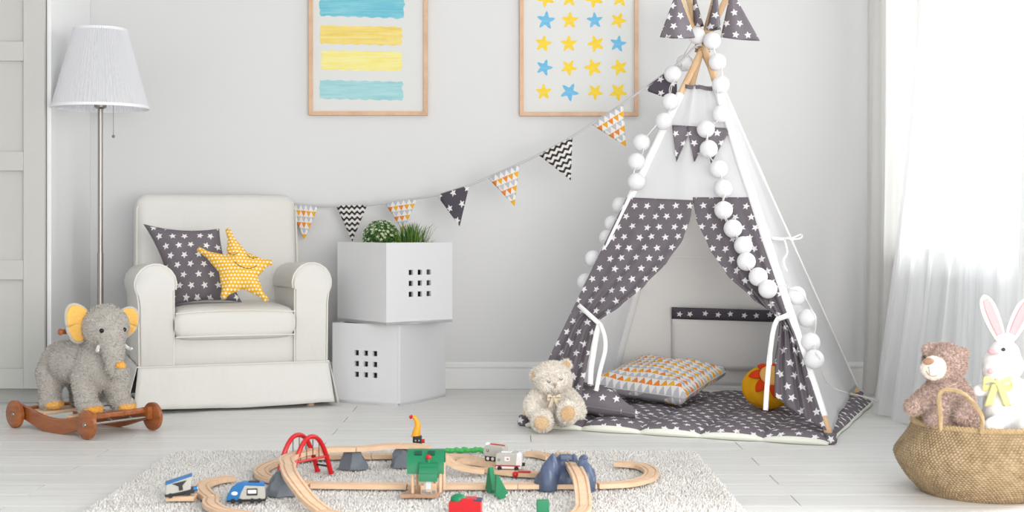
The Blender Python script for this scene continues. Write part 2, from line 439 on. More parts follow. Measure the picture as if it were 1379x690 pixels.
for k in range(-21, 12):
    yc = rows0+(k+.5)*PW; y0, y1 = yc-PW/2, min(yc+PW/2, WALL_Y)
    if y0 > WALL_Y-.01 or y0 < 1.3: continue
    ph = .0645 if k % 2 == 1 else .755
    j0 = int(math.floor((-3.3-ph)/PL)); 
    for j in range(j0, 6):
        x0 = ph+j*PL; x1 = x0+PL
        x0c, x1c = max(x0, -3.3), min(x1, 2.9)
        if x1c-x0c < .02: continue
        key = (round(x1c-x0c, 3), round(y1-y0, 3))
        if key not in cache:
            b_ = MB().box((0, 0, -.0025), (x1c-x0c-GAP*1.5, y1-y0-GAP, .006))
            p = b_.build('plank', tm.m, fl, bevel=.0006, seg=1, wn=False); cache[key] = p
        else:
            p = cache[key].copy(); COL.objects.link(p)
        p.location = ((x0c+x1c)/2, (y0+y1)/2, -.0005)
wb = MB().box((-.2, WALL_Y+.06, 1.3), (6.4, .12, 2.66)).build('wall_back', m_wall, smooth=False); struct(wb)
wl = MB().box((-3.36, 3.7, 1.3), (.12, 5.2, 2.66)).build('wall_left', m_wall, smooth=False); struct(wl)
# right wall with a window opening
RX = 1.76
wr = MB()
def wy(y0, y1, z0, z1): wr.box((RX+.07, (y0+y1)/2, (z0+z1)/2), (.14, y1-y0, z1-z0))
WY0, WY1, WZ0, WZ1 = 4.15, 5.83, .66, 2.4
wy(WY1, 6.21, 0, 2.63); wy(4.0, WY0, 0, 2.63); wy(WY0, WY1, 0, WZ0); wy(WY0, WY1, WZ1, 2.63)
struct(wr.build('wall_right', m_wall, smooth=False))
cl = MB().box((-.2, 4.96, 2.69), (6.4, 2.64, .12)).build('ceiling', m_wall, smooth=False); struct(cl)
# baseboards with a moulded top
def base_prof(t=.0):
    return [(0, 0), (.016, 0), (.016, .082), (.013, .088), (.013, .094), (.019, .098), (.019, .106), (.010, .112), (.006, .120), (0, .120)]
def baseboard(name, p0, p1, inward):
    b_ = MB(); P = base_prof(); n = len(P); vs = []
    for e in (p0, p1):
        for (d, z) in P: vs.append(Vector((e[0]+inward[0]*d, e[1]+inward[1]*d, z+.001)))
    b_.add(vs, [tuple(range(n)), tuple(range(n, 2*n))]+[(i, (i+1) % n, n+(i+1) % n, n+i) for i in range(n)])
    return struct(b_.build(name, m_trim, angle=25))
baseboard('baseboard_back', (-1.87, WALL_Y), (RX-.02, WALL_Y), (0, -1))
baseboard('baseboard_right', (RX, 4.0), (RX, WALL_Y-.02), (-1, 0))
# window
wn_ = MB()
fw = .06
for (yy, zz, sy, sz) in [((WY0+WY1)/2, WZ0+fw/2, WY1-WY0, fw), ((WY0+WY1)/2, WZ1-fw/2, WY1-WY0, fw), (WY0+fw/2, (WZ0+WZ1)/2, fw, WZ1-WZ0-2*fw), (WY1-fw/2, (WZ0+WZ1)/2, fw, WZ1-WZ0-2*fw), ((WY0+WY1)/2, (WZ0+WZ1)/2, fw, WZ1-WZ0-2*fw)]:
    wn_.box((RX+.08, yy, zz), (.05, sy, sz))
win = struct(wn_.build('window_1', m_trim, bevel=.004))
tg = NT('window_glass'); gl = tg.n('ShaderNodeBsdfTransparent'); gl.inputs[0].default_value = (.96, .98, .98, 1)
gs = tg.n('ShaderNodeBsdfGlossy'); gs.inputs['Roughness'].default_value = .02; mx = tg.n('ShaderNodeMixShader'); mx.inputs[0].default_value = .05
tg.link(gl.outputs[0], mx.inputs[1]); tg.link(gs.outputs[0], mx.inputs[2]); tg.link(mx.outputs[0], tg.out.inputs[0])
for yy in ((WY0+(WY0+WY1)/2)/2, (WY1+(WY0+WY1)/2)/2):
    MB().box((RX+.08, yy, (WZ0+WZ1)/2), (.006, (WY1-WY0)/2-fw*1.5, WZ1-WZ0-2*fw)).build('pane', tg.m, win, smooth=False)
MB().box((RX+.02, (WY0+WY1)/2, WZ0-.012), (.2, WY1-WY0+.1, .024)).build('window_sill', m_trim, win, bevel=.004)

# curtains -------------------------------------------------------
ts = NT('sheer_voile'); trn = ts.n('ShaderNodeBsdfTransparent'); trn.inputs[0].default_value = (1, 1, 1, 1)
tl = ts.n('ShaderNodeBsdfTranslucent'); tl.inputs[0].default_value = (.97, .975, .985, 1)
df = ts.n('ShaderNodeBsdfDiffuse'); df.inputs[0].default_value = (.93, .935, .945, 1)
m1 = ts.n('ShaderNodeMixShader'); m1.inputs[0].default_value = .5; ts.link(tl.outputs[0], m1.inputs[1]); ts.link(df.outputs[0], m1.inputs[2])
m2 = ts.n('ShaderNodeMixShader'); m2.inputs[0].default_value = .72; ts.link(trn.outputs[0], m2.inputs[1]); ts.link(m1.outputs[0], m2.inputs[2]); ts.link(m2.outputs[0], ts.out.inputs[0])
def curtain(name, mat, y0, y1, xf, folds, amp, z0, label, seed, solid=.0):
    rnd = random.Random(seed); ph = [rnd.uniform(0, 6.28) for _ in range(4)]
    def fn(u, v):
        z = z0+v*(2.62-z0); y = y0+(y1-y0)*u
        g = amp*(sin(u*folds*2*pi+ph[0]+.6*sin(v*2+ph[1]))+.4*sin(u*folds*4.3*pi+ph[2]+v*1.5)+.25*sin(u*folds*9*pi+ph[3]-v))
        g *= (.75+.5*(1-v))
        return (xf(u, v, z)+g, y+.5*amp*cos(u*folds*2*pi+ph[1]), z)
    o = MB().grid(fn, 150, 46).build(name, mat, solid=solid, angle=180)
    o['label'] = label; o['category'] = 'curtain'; return o
curtain('linen_curtain', m_linen, 6.12, 5.3, lambda u, v, z: 1.565+.03*u-.03*math.exp(-z*2), 3.5, .013, .012, 'opaque off-white linen curtain hanging in the far right corner beside the back wall', 3)
curtain('sheer_curtain', ts.m, 5.42, 4.3, lambda u, v, z: 1.60-.20*max(0, 1-z/1.9)**1.6*(1-.5*u), 6, .013, .01, 'long sheer white voile curtain over the bright window, spreading onto the floor', 8)
curtain('sheer_curtain', ts.m, 4.72, 3.85, lambda u, v, z: 1.555-.06*max(0, 1-z/1.9), 5, .014, .012, 'sheer white voile curtain at the far right edge, hanging behind the toy basket', 21)
t = thing('curtain_rail', 'white curtain rail along the right wall above the window', 'curtain rail', (1.6, 4.9, 2.64))
MB().cyl((1.58, 3.8, 2.622), (1.58, 6.15, 2.622), .012).build('rail', m_trim, t, world=True)
for y in (3.95, 5.0, 6.05): MB().box((1.665, y, 2.622), (.19, .02, .02)).build('bracket', m_trim, t, world=True, bevel=.002)

# wardrobe -------------------------------------------------------
t = thing('wardrobe', 'tall white panelled wardrobe at the left edge beside the floor lamp', 'wardrobe', (-2.4, 5.93, 0))
cy0, cy1, cx0, cx1 = 5.67, WALL_Y, -3.28, -1.893
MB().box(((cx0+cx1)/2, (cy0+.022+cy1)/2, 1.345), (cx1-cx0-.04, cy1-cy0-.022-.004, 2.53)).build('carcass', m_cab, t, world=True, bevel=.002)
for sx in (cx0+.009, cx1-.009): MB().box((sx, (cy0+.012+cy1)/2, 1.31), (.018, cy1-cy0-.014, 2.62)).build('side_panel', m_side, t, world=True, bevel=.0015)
MB().box(((cx0+cx1)/2, cy0+.055, .03), (cx1-cx0-.04, .016, .058)).build('plinth', m_cab, t, world=True)
def door(x0, x1):
    th = .02; st = .086
    zs = [(.065, .147), (.512, .592), (.958, 1.036), (1.408, 1.487), (1.86, 1.94), (2.52, 2.605)]
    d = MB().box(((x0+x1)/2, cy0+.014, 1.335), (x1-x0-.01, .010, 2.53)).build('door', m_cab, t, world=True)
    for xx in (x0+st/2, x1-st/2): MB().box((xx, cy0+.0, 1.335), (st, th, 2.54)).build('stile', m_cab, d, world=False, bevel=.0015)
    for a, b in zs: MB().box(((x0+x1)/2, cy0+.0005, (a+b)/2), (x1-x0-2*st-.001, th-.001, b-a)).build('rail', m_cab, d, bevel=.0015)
    # children of the door: keep world coordinates
    for ch in d.children: ch.matrix_parent_inverse = (MAT[t.name]).inverted()
xs = [-1.912, -2.365, -2.818, -3.27]
for i in range(3): door(xs[i+1]+.0015, xs[i]-.0015)

# pictures -------------------------------------------------------
def picture(label, xc, zb, wd, ht, tiltless=0):
    t = thing('framed_picture', label, 'picture', (xc, WALL_Y, zb)); fwid = .018; dp = .024
    for s_ in (-1, 1):
        MB().prism([(-fwid/2, 0), (fwid/2, fwid), (fwid/2, ht-fwid), (-fwid/2, ht)] if s_ < 0 else [(fwid/2, 0), (-fwid/2, fwid), (-fwid/2, ht-fwid), (fwid/2, ht)], 0, dp,
            Matrix(((1, 0, 0, s_*(wd/2-fwid/2)), (0, 0, -1, -.002), (0, 1, 0, 0), (0, 0, 0, 1)))).build('frame_side', m_frame, t, bevel=.0015, smooth=False)
    for z_, f_ in ((0, 1), (ht, -1)):
        MB().prism([(-wd/2, 0), (wd/2, 0), (wd/2-fwid, fwid*f_), (-wd/2+fwid, fwid*f_)], 0, dp,
            Matrix(((1, 0, 0, 0), (0, 0, -1, -.002), (0, 1, 0, z_), (0, 0, 0, 1)))).build('frame_rail', m_frame, t, bevel=.0015, smooth=False)
    MB().box((0, -.010, ht/2), (wd-.02, .006, ht-.02)).build('paper', m_paper, t, smooth=False)
    return t
def paint_mat(name, c1, c2, c3):
    q = NT(name); f = q.noise(1.0, 5, q.mapped('Object', (5, 5, 90)), .65); g = q.noise(30, 3)
    q.base(q.mix(q.M('MULTIPLY', g, .5), q.ramp(f, [(.3, lin(c1)), (.5, lin(c2)), (.72, lin(c3))]), lin(c3))); q.b.inputs['Roughness'].default_value = .7; return q.m
t = picture('wooden framed painting of blue and yellow watercolour stripes, above the planter boxes', -.644, 1.227, .532, .72)
def stroke(x0, x1, ztop, zbot, mat, seed, slant=0.0):
    rnd = random.Random(seed); top = []; bot = []
    n = 46
    for i in range(n+1):
        x = x0+(x1-x0)*i/n; e = .004*sin(i*.9+seed)+rnd.uniform(-.0015, .0015); sl = slant*(i/n-.5)
        top.append((x+rnd.uniform(-.001, .001), ztop+e*.5+sl)); bot.append((x, zbot-e*.6+sl+rnd.uniform(-.001, .001)))
    r_end = [(x1+.006+rnd.uniform(-.007, .004), zbot+(ztop-zbot)*k/8+slant*.5) for k in range(1, 8)]
    l_end = [(x0-.004+rnd.uniform(-.004, .004), ztop+(zbot-ztop)*k/8-slant*.5) for k in range(1, 8)]
    poly = bot+r_end+top[::-1]+l_end
    MB().prism(poly, .0132, .0137, Matrix(((1, 0, 0, 0), (0, 0, -1, 0), (0, 1, 0, 0), (0, 0, 0, 1)))).build('painted_stripe', mat, t, smooth=False)
def pz(py): return CH-(py-HY)/F*6.196-1.227
def pxx(px): return (px-CX)/F*6.196+.644
m_pb = paint_mat('paint_blue', '#41a8c6', '#66bcd1', '#97d2da'); m_py1 = paint_mat('paint_ochre', '#e3bd3a', '#ecd06a', '#f1e39f')
m_py2 = paint_mat('paint_lemon', '#ead85a', '#f0e384', '#f3ecb0'); m_pt = paint_mat('paint_teal', '#7fbfc6', '#9ccfd3', '#b4dade')
stroke(pxx(432), pxx(543), pz(-6), pz(23), m_pb, 1, -.012); stroke(pxx(433), pxx(540), pz(35), pz(60), m_py1, 2, -.008)
stroke(pxx(434), pxx(540), pz(69), pz(95), m_py2, 3, -.006); stroke(pxx(431), pxx(541), pz(109), pz(134), m_pt, 4, -.008)
stroke(pxx(433), pxx(541), pz(-44), pz(-18), m_py1, 5, -.008)
t = picture('wooden framed painting of rows of blue and yellow wavy stars, left of the tipi', .300, 1.224, .532, .72)
m_sy = paint_mat('paint_star_yellow', '#ecc100', '#f2cd1f', '#f5d95a'); m_sb = paint_mat('paint_star_blue', '#4fa6d6', '#62b3dd', '#8cc8e6')
def pxs(px): return (px-CX)/F*6.196-.300
rnd = random.Random(4)
pat = ['YYBY', 'YBYY', 'YYYY', 'BYBY', 'YYYB', 'BYYY', 'YBYY']
star_rows = [-67, -35, -2, 27.5, 59, 91, 124]
protos = {}
for ri, rowp in enumerate(pat):
    for ci, ch in enumerate(rowp):
        x = pxs([733.5, 766, 800.5, 833.5][ci]+rnd.uniform(-2, 2)); z = CH-(star_rows[ri]-HY)/F*6.196-1.224
        poly = []
        for k in range(5):
            for (da, r) in ((0, .042), (.18, .031), (.42, .020), (.62, .019), (.85, .024), (1.05, .033)):
                a = 2*pi*k/5+da+pi/2; poly.append((r*cos(a), r*sin(a)))
        key = ch
        if key not in protos:
            o = MB().prism(poly, .0132, .0137, Matrix(((1, 0, 0, 0), (0, 0, -1, 0), (0, 1, 0, 0), (0, 0, 0, 1)))).build('painted_star', m_sy if ch == 'Y' else m_sb, t, smooth=False)
            if ch == 'B': o['label'] = 'blue painted star'
            protos[key] = o
        else: o = protos[key].copy(); COL.objects.link(o)
        o.location = (x, 0, z); o.rotation_euler = (0, rnd.uniform(-.6, .6), 0); s_ = rnd.uniform(.9, 1.06); o.scale = (s_, 1, s_)

# floor lamp -----------------------------------------------------
t = thing('floor_lamp', 'brushed steel floor lamp with a pleated white shade beside the wardrobe', 'lamp', (-1.702, 5.72, 0))
MB().lathe([(0, 0), (.12, 0), (.125, .004), (.125, .014), (.118, .020), (.03, .026), (.014, .04), (0, .04)], n=40).build('base', m_steel, t)
MB().cyl((0, 0, .03), (0, 0, .62), .0125, n=20).build('pole', m_steel, t)
MB().cyl((0, 0, .62), (0, 0, 1.24), .0105, n=20).build('pole', m_steel, t)
MB().lathe([(0, 1.215), (.012, 1.215), (.025, 1.222), (.025, 1.272), (.02, 1.276), (.02, 1.33), (0, 1.33)], n=24).build('socket', m_steel, t)
tsh = NT('pleated_shade'); tsh.base(lin('#f3f3f6')); tsh.b.inputs['Roughness'].default_value = .9; tsh.translucent(lin('#f3f3f6'), .45)
def wob(a, i): return 1+.009*(1 if int(round(a/(2*pi)*300)) % 2 else -1)
prof = [(.194-(.194-.106)*k/14, 1.219+(1.546-1.219)*k/14) for k in range(15)]
sh = MB(); nn = 300
vs = []; 
for i, (r, z) in enumerate(prof):
    for k in range(nn):
        a = 2*pi*k/nn; d = .0026*(1 if k % 2 else -1)*(.6+.4*sin(k*1.7)); tw = .0
        vs.append(((r+d)*cos(a+tw), (r+d)*sin(a+tw), z))
sh.add(vs, [(i*nn+k, i*nn+(k+1) % nn, (i+1)*nn+(k+1) % nn, (i+1)*nn+k) for i in range(14) for k in range(nn)])
so = sh.build('shade', tsh.m, t, angle=8)
m_band = plain('shade_band', '#f2f2f5', .9)
for r, z in ((.1955, 1.2225), (.1075, 1.541)):
    MB().lathe([(r-.002, z-.006), (r+.0015, z-.006), (r+.0012-(.0015), z+.006), (r-.004, z+.006), (r-.002, z-.006)], n=72, cap=False).build('trim_band', m_band, so)
sp = MB()
for k in range(3):
    a = 2*pi*k/3+.3; sp.cyl((0, 0, 1.31), (.104*cos(a), .104*sin(a), 1.535), .0015, n=6)
sp.build('shade_carrier', m_steel, t)
MB().lathe([(0, 1.33), (.014, 1.335), (.028, 1.37), (.03, 1.39), (.022, 1.415), (0, 1.425)], n=20).build('bulb', plain('bulb_glass', '#f5f5f2', .2), t)
cx_ = (150.6-130.2)/326
MB().tube([(.02, -.012, 1.245), (.045, -.02, 1.247), (cx_-.004, -.03, 1.235), (cx_, -.03, 1.22), (cx_, -.03, 1.105)], .0011, 6).build('pull_chain', m_chain, t)
MB().ell((cx_, -.03, 1.100), .0065).build('chain_bead', m_chain, t)

# armchair -------------------------------------------------------
ANG = radians(20)
t = thing('armchair', 'cream slipcovered armchair with rolled arms, between floor lamp and planter boxes', 'armchair', (-1.10, 5.50, 0), ANG)
AC = t
def arm(s_):
    # profile in (x,z): inner face, top roll, outer face
    pts = []
    xi, xo = .238*1, .372*1
    pts += [(xi, .175), (xi, .485)]
    c = Vector((.308, .502)); r = .080
    for k in range(0, 13):
        a = radians(195-k*(225/12)); pts.append((c.x+r*cos(a), c.y+r*sin(a)))
    pts += [(xo, .42), (xo-.002, .175)]
    n = len(pts); ny = 14; b_ = MB(); vs = []; D = .56
    prof = [Vector((x, z)) for x, z in pts]; cen = Vector((.297, .38))
    rings = []
    for j in range(ny+1):
        y = D*j/ny
        if j == 0: rings.append((0.0, .93))
        rings.append((y+.012 if j == 0 else y, 1.0))
    for (y, sc_) in rings:
        for i, p in enumerate(prof):
            q = cen+(p-cen)*sc_; dz = .0
            drop = .012*max(0, (y-.1)/.46)**1.2*(1 if q.y > .45 else 0)
            wx = .0025*sin(y*26+i*.7)
            vs.append(Vector((s_*(q.x+wx), y-.005, q.y-drop)))
    m_ = len(rings); fs = [tuple(range(n)), tuple((m_-1)*n+k for k in range(n))]
    fs += [(j*n+i, j*n+(i+1) % n, (j+1)*n+(i+1) % n, (j+1)*n+i) for j in range(m_-1) for i in range(n)]
    b_.add(vs, fs); o = b_.build('arm', m_cream, t, angle=60)
    path = [Vector((s_*(p.x), .004, p.y)) for p in prof]
    MB().tube(path, .0034, 8).build('piping', m_pipe, o)
for s_ in (-1, 1): arm(s_)
v_, f_ = rbox((.70, .15, .66), .05, 5)
bk = MB(); bk.add([Vector((p.x*(1-.03*(p.z > 0)*p.z/.33), p.y+.50+(p.z+.33)*.10+.006*sin(p.x*14)*(p.y < 0), p.z+.535+(.012*cos(p.x*4.4)*(p.z > .25)))) for p in v_], f_)
bo = bk.build('backrest', m_cream, t, angle=60)
pth = []
for k in range(0, 41):
    u = k/40; x = -.335+.67*u; z = .862-.035*(abs(2*u-1))**10
    pth.append((x*.985, .455+.065+.0, z-.008))
MB().tube([(-.342, .445, .4)]+[(-.338, .488, .8)]+pth+[(.338, .488, .8), (.342, .445, .4)], .003, 6).build('piping', m_pipe, bo)
v_, f_ = rbox((.72, .56, .125), .015, 2)
MB().add([p+Vector((0, .30, .235)) for p in v_], f_).build('seat_base', m_cream, t)
# puffy seat cushion
b_ = MB()
def cush(u, v):   # closed around: v around section (y,z), u along x
    a = 2*pi*v; x = -.238+.476*u
    ex = max(0.0, 1-abs(2*u-1)**8)**.3
    ky = abs(cos(a))**.35*(1 if cos(a) > 0 else -1); kz = abs(sin(a))**.55*(1 if sin(a) > 0 else -1)
    pf = 1+.12*cos((2*u-1)*pi/2)*(1 if kz > 0 else .2)
    return (x, .20+.235*ky*(.93+.07*ex), (.343)+.068*kz*pf*(.45+.55*ex))
b_.grid(cush, 36, 44)
so = b_.build('seat_cushion', m_cream, t, angle=180, subsurf=0)
for zz, yy in ((.388, -.028), (.296, -.028)):
    MB().tube([(-.234+.468*k/20, yy+.006*(abs(k-10)/10)**6, zz+.010*cos((k-10)/10*pi/2)*(1 if zz > .33 else .2)) for k in range(21)], .003, 6).build('piping', m_pipe, so)
# skirt: four wavy hanging panels meeting at open corners
rnd = random.Random(2)
def skirt(p0, p1, nrm, flare, seed):
    p0, p1, nrm = Vector(p0), Vector(p1), Vector(nrm)
    def fn(u, v):
        z = .182-.168*v; e = 1+.035*v*0
        q = p0.lerp(p1, u)+(p1-p0)*((u-.5)*.055*v)
        d = flare*v+.007*v*sin(u*9+seed)+.004*v*sin(u*23+seed*2)+.004+.012*v*(abs(2*u-1)**4)
        return (q.x+nrm.x*d, q.y+nrm.y*d, z+.004*v*sin(u*7+seed))
    MB().grid(fn, 40, 8).build('skirt', m_cream, t, solid=.003, angle=180)
skirt((-.375, .0, 0), (.375, .0, 0), (0, -1, 0), .016, 1); skirt((-.375, .0, 0), (-.375, .59, 0), (-1, 0, 0), .03, 2)
skirt((.375, .0, 0), (.375, .59, 0), (1, 0, 0), .026, 4)
skirt((.375, .59, 0), (-.375, .59, 0), (0, 1, 0), .0, 3)
MB().tube([(-.377, -.006, .182), (.377, -.006, .182), (.379, .59, .182)], .0028, 6).build('piping', m_pipe, t)
MB().tube([(-.377, -.006, .182), (-.379, .59, .182)], .0028, 6).build('piping', m_pipe, t)
v_, f_ = rbox((.70, .54, .10), .01, 2)
MB().add([p+Vector((0, .30, .13)) for p in v_], f_).build('inner_frame', m_cream, t)
for x in (-.31, .31):
    for y in (.04, .54): MB().lathe([(0, 0), (.016, 0), (.022, .09), (0, .09)], (x, y, 0), 12).build('foot', m_beech, t)

def square_outline(wd, ht, n=14, pinch=.06, bulge=0.0):
    P = []
    cs = [(-wd/2, -ht/2), (wd/2, -ht/2), (wd/2, ht/2), (-wd/2, ht/2)]
    for i in range(4):
        a, b = Vector(cs[i]), Vector(cs[(i+1) % 4]); d = (b-a); nrm_ = Vector((-d.y, d.x)).normalized()
        for k in range(n):
            u = k/n; P.append(a+d*u+nrm_*(pinch*min(wd, ht)*sin(pi*u)**.8))
    return P
def quad_outline(cs, n=14, pinch=.05):
    P = []
    for i in range(4):
        a, b = Vector(cs[i]), Vector(cs[(i+1) % 4]); d = (b-a); nrm_ = Vector((-d.y, d.x)).normalized()
        for k in range(n):
            u = k/n; P.append(a+d*u+nrm_*(pinch*d.length*sin(pi*u)**.8))
    return P
def pillow(name, label, mat, wd, ht, thick, M, cat='cushion', pinch=.045, k=None, group=None, quad=None):
    t_ = thing(name, label, cat, M.translation[:], 0, group)
    ol = quad_outline(quad, pinch=pinch) if quad else square_outline(wd, ht, pinch=pinch)
    vs, fs, uvs = inflated(ol, thick/2, 14, k=k or min(wd, ht)*.42)
    vs = [Vector((v.x, v.y, v.z+(.005 if abs(v.z) > 1e-5 else 0)*sin(v.x*31+v.y*17)*cos(v.y*27-v.x*11)*(1 if v.z > 0 else -1))) for v in vs]
    R = M.to_3x3().to_4x4(); b2 = MB(); b2.add([R@v for v in vs], fs)
    b2.build('cover', mat, t_, uvs=[(u[0]+1, u[1]+1) for u in uvs], angle=180)
    MB().tube([R@Vector((p.x*1.0, p.y*1.0, 0)) for p in ol], .0025, 6, closed=True).build('seam', plain(name+'_seam', '#7d7880' if mat == m_star else '#c9c4bd', .9), t_)
    return t_
# grey starry cushion leaning in the left corner of the seat
ca, sa = cos(ANG), sin(ANG)
def AL(x, y, z): return Vector((-1.10+ca*x-sa*y, 5.50+sa*x+ca*y, z))
o_ = W(258, 360, 5.62); o_.z += .0
xa = Vector((.98, .10, -.02)); ya = Vector((-.16, .36, 1))
Mx = Matrix.Rotation(0, 4, 'Z')
t = pillow('starry_cushion', 'grey cushion with white stars leaning in the left corner of the armchair', m_star, .335, .335, .19, frame_m((W(262, 358, 5.63).x, 5.64, W(262, 358, 5.63).z), Vector((.97, .20, 0)), Vector((-.06, .28, 1))), pinch=.06, quad=[(-.085, -.165), (.185, -.155), (.095, .155), (-.205, .175)])
# yellow smiling star cushion
S = []; sg = -1
cpx, cpy = 321, 363
tips = [(305.5, 306), (366, 353), (360.5, 407), (300.5, 403), (266, 334)]
Yst = 5.47
tips3 = [W(a, b, Yst) for a, b in tips]; cen = W(322, 364, Yst)
out = []
for i in range(5):
    a = Vector((tips3[i].x-cen.x, tips3[i].z-cen.z)); b2 = Vector((tips3[(i+1) % 5].x-cen.x, tips3[(i+1) % 5].z-cen.z))
    nt = (a+b2)*.5; nt = nt.normalized()*.078
    tl_ = a*.985; side = Vector((-a.y, a.x)).normalized()
    A0 = a*.97-side*.009*1; A1 = a*.97+side*.009
    B0 = b2*.97; sB = Vector((-b2.y, b2.x)).normalized()
    seq = [a*1.0, A0, nt, B0+sB*.009]
    # tips run clockwise
    pts = [a, a*.985+side*.010*sg, a*.62+nt*.34, a*.3+nt*.70, nt, b2*.3+nt*.70, b2*.62+nt*.34, b2*.985-sB*.010*sg]
    for q in pts: out.append(q)
dense = []
for i in range(len(out)):
    a, b2 = out[i], out[(i+1) % len(out)]
    for k in range(3): dense.append(a.lerp(b2, k/3))
vs, fs, uvs = inflated(dense, .045, 14, k=.055)
t = thing('star_cushion', 'yellow star-shaped cushion with sleeping face, lying against the grey starry cushion', 'cushion', tuple(cen))
Ms = frame_m((0, 0, 0), Vector((.985, .12, 0)), Vector((-.03, .24, 1)))
MB().add([Ms@Vector((v.x, v.y, v.z)) for v in vs], fs).build('cover', m_dot, t, uvs=[(u[0]+1, u[1]+1) for u in uvs], angle=180)
m_thread = plain('brown_thread', '#5b4630', .8)
def on_star(px, py, h=.049):
    p = W(px, py, Yst)-cen; return Ms@Vector((p.x, p.z, h))
MB().tube(catmull([on_star(*p) for p in ((317, 355.5), (322, 360.5), (329, 364), (337, 365), (343, 363.5), (346, 361, ))], 4), .0013, 6).build('smile', m_thread, t)
for seq in ([(308, 343), (312, 346), (317, 346.5), (321, 343.5)], [(333, 346), (337, 349.5), (342, 351.5), (347, 350)]):
    MB().tube(catmull([on_star(*p) for p in seq], 3), .0012, 6).build('closed_eye', m_thread, t)
    MB().tube([on_star(seq[1][0], seq[1][1]), on_star(seq[1][0]-1, seq[1][1]-3.4)], .0008, 5).build('eyelash', m_thread, t)
    MB().tube([on_star(seq[2][0], seq[2][1]), on_star(seq[2][0]+0, seq[2][1]-3.4)], .0008, 5).build('eyelash', m_thread, t)

# planter boxes --------------------------------------------------
def cube_box(name, label, loc, rz, wd, dp, ht, hole_side):
    """origin at the near corner on the floor; x along the wd side, y along the dp side"""
    t = thing(name, label, 'storage box', loc, rz); th = .012
    MB().box((wd/2, dp/2, th/2), (wd, dp, th)).build('bottom_panel', m_boxw, t, smooth=False)
    def pl(c, sz): return MB().box(c, sz).build('side_panel', m_boxw, t, bevel=.001)
    def holed(L, H):          # panel L x H with 3x3 square holes in plane (x,z)
        b_ = MB(); hs, sp_ = .0215, .0445
        xs = [0]+[L/2+(i-1)*sp_+s_*hs/2 for i in range(3) for s_ in (-1, 1)]+[L]
        zs = [0]+[H/2+(i-1)*sp_+s_*hs/2 for i in range(3) for s_ in (-1, 1)]+[H]
        for i in range(7):
            for j in range(7):
                if i % 2 == 1 and j % 2 == 1: continue
                b_.box(((xs[i]+xs[i+1])/2, 0, (zs[j]+zs[j+1])/2), (xs[i+1]-xs[i], th, zs[j+1]-zs[j]))
        bm = bmesh.new(); me = bpy.data.meshes.new('side_panel'); me.from_pydata([tuple(v) for v in b_.v], [], b_.f); bm.from_mesh(me)
        bmesh.ops.remove_doubles(bm, verts=bm.verts, dist=1e-5)
        seen = {}
        for f in bm.faces: seen.setdefault(tuple(sorted(v.index for v in f.verts)), []).append(f)
        bmesh.ops.delete(bm, geom=[f for v in seen.values() if len(v) > 1 for f in v], context='FACES_ONLY')
        bmesh.ops.delete(bm, geom=[e for e in bm.edges if not e.link_faces], context='EDGES')
        bm.to_mesh(me); bm.free(); me.materials.append(m_boxw)
        o = bpy.data.objects.new('side_panel', me); COL.objects.link(o); o.parent = t; o['label'] = 'side panel with nine square holes'; return o
    if hole_side == 'x':
        o = holed(wd, ht); o.location = (0, th/2, 0)
    else: pl((wd/2, th/2, ht/2), (wd, th, ht))
    pl((wd/2, dp-th/2, ht/2), (wd, th, ht))
    if hole_side == 'y':
        o = holed(dp-2*th, ht); o.location = (th/2, th, 0); o.rotation_euler = (0, 0, pi/2)
    else: pl((th/2, dp/2, ht/2), (th, dp-2*th, ht))
    pl((wd-th/2, dp/2, ht/2), (th, dp-2*th, ht))
    return t
# lower: near corner B; BC (.37) heads at 63 deg, BA (.33) at 153 deg -> x along BC, y along BA
cube_box('storage_box', 'lower white cube box on the floor with square holes facing left', (-.4527, 5.597, .0), radians(63), .37, .33, .33, 'y')
cube_box('storage_box', 'upper white cube box holding two green plants, stacked at an angle', (-.505, 5.555, .331), radians(39), .33, .37, .333, 'x')
# plants in the upper box
m_leafd = plain('leaf_dark', '#3d6a2b', .5, vary=.3, bump=(40, .1)); m_leafl = plain('blossom_cream', '#e6edc3', .6)
tgr = NT('grass_blade'); gg = tgr.n('ShaderNodeNewGeometry'); tgr.base(tgr.ramp(gg.outputs['Random Per Island'], [(0, lin('#2f5a22')), (.6, lin('#558030')), (1, lin('#8aa545'))])); tgr.b.inputs['Roughness'].default_value = .5
tlf = NT('small_leaf'); gg = tlf.n('ShaderNodeNewGeometry'); tlf.base(tlf.ramp(gg.outputs['Random Per Island'], [(0, lin('#2c5427')), (.6, lin('#4b7a35')), (1, lin('#6f9a4c'))])); tlf.b.inputs['Roughness'].default_value = .5
m_pot = plain('pot_plastic', '#3a3734', .6); m_soil = plain('soil', '#3b2c22', .95, bump=(80, .8))
def pot(t):
    MB().lathe([(0, 0), (.05, 0), (.062, .23), (.066, .23), (.066, .245), (.058, .245), (.056, .225), (0, .225)], n=24).build('pot', m_pot, t)
    MB().lathe([(0, .226), (.03, .232), (.056, .227)], n=20).build('soil', m_soil, t)
X1, Y1 = radians(39), 5.555
def UB(x, y, z): return (-.505+cos(X1)*x-sin(X1)*y, 5.555+sin(X1)*x+cos(X1)*y, z)
t = thing('flowering_plant', 'round bushy plant with small cream blossoms in the upper white box', 'plant', (-.548, 5.795, .3445)); pot(t)
rnd = random.Random(11); lv = MB(); fl_ = MB(); st = MB()
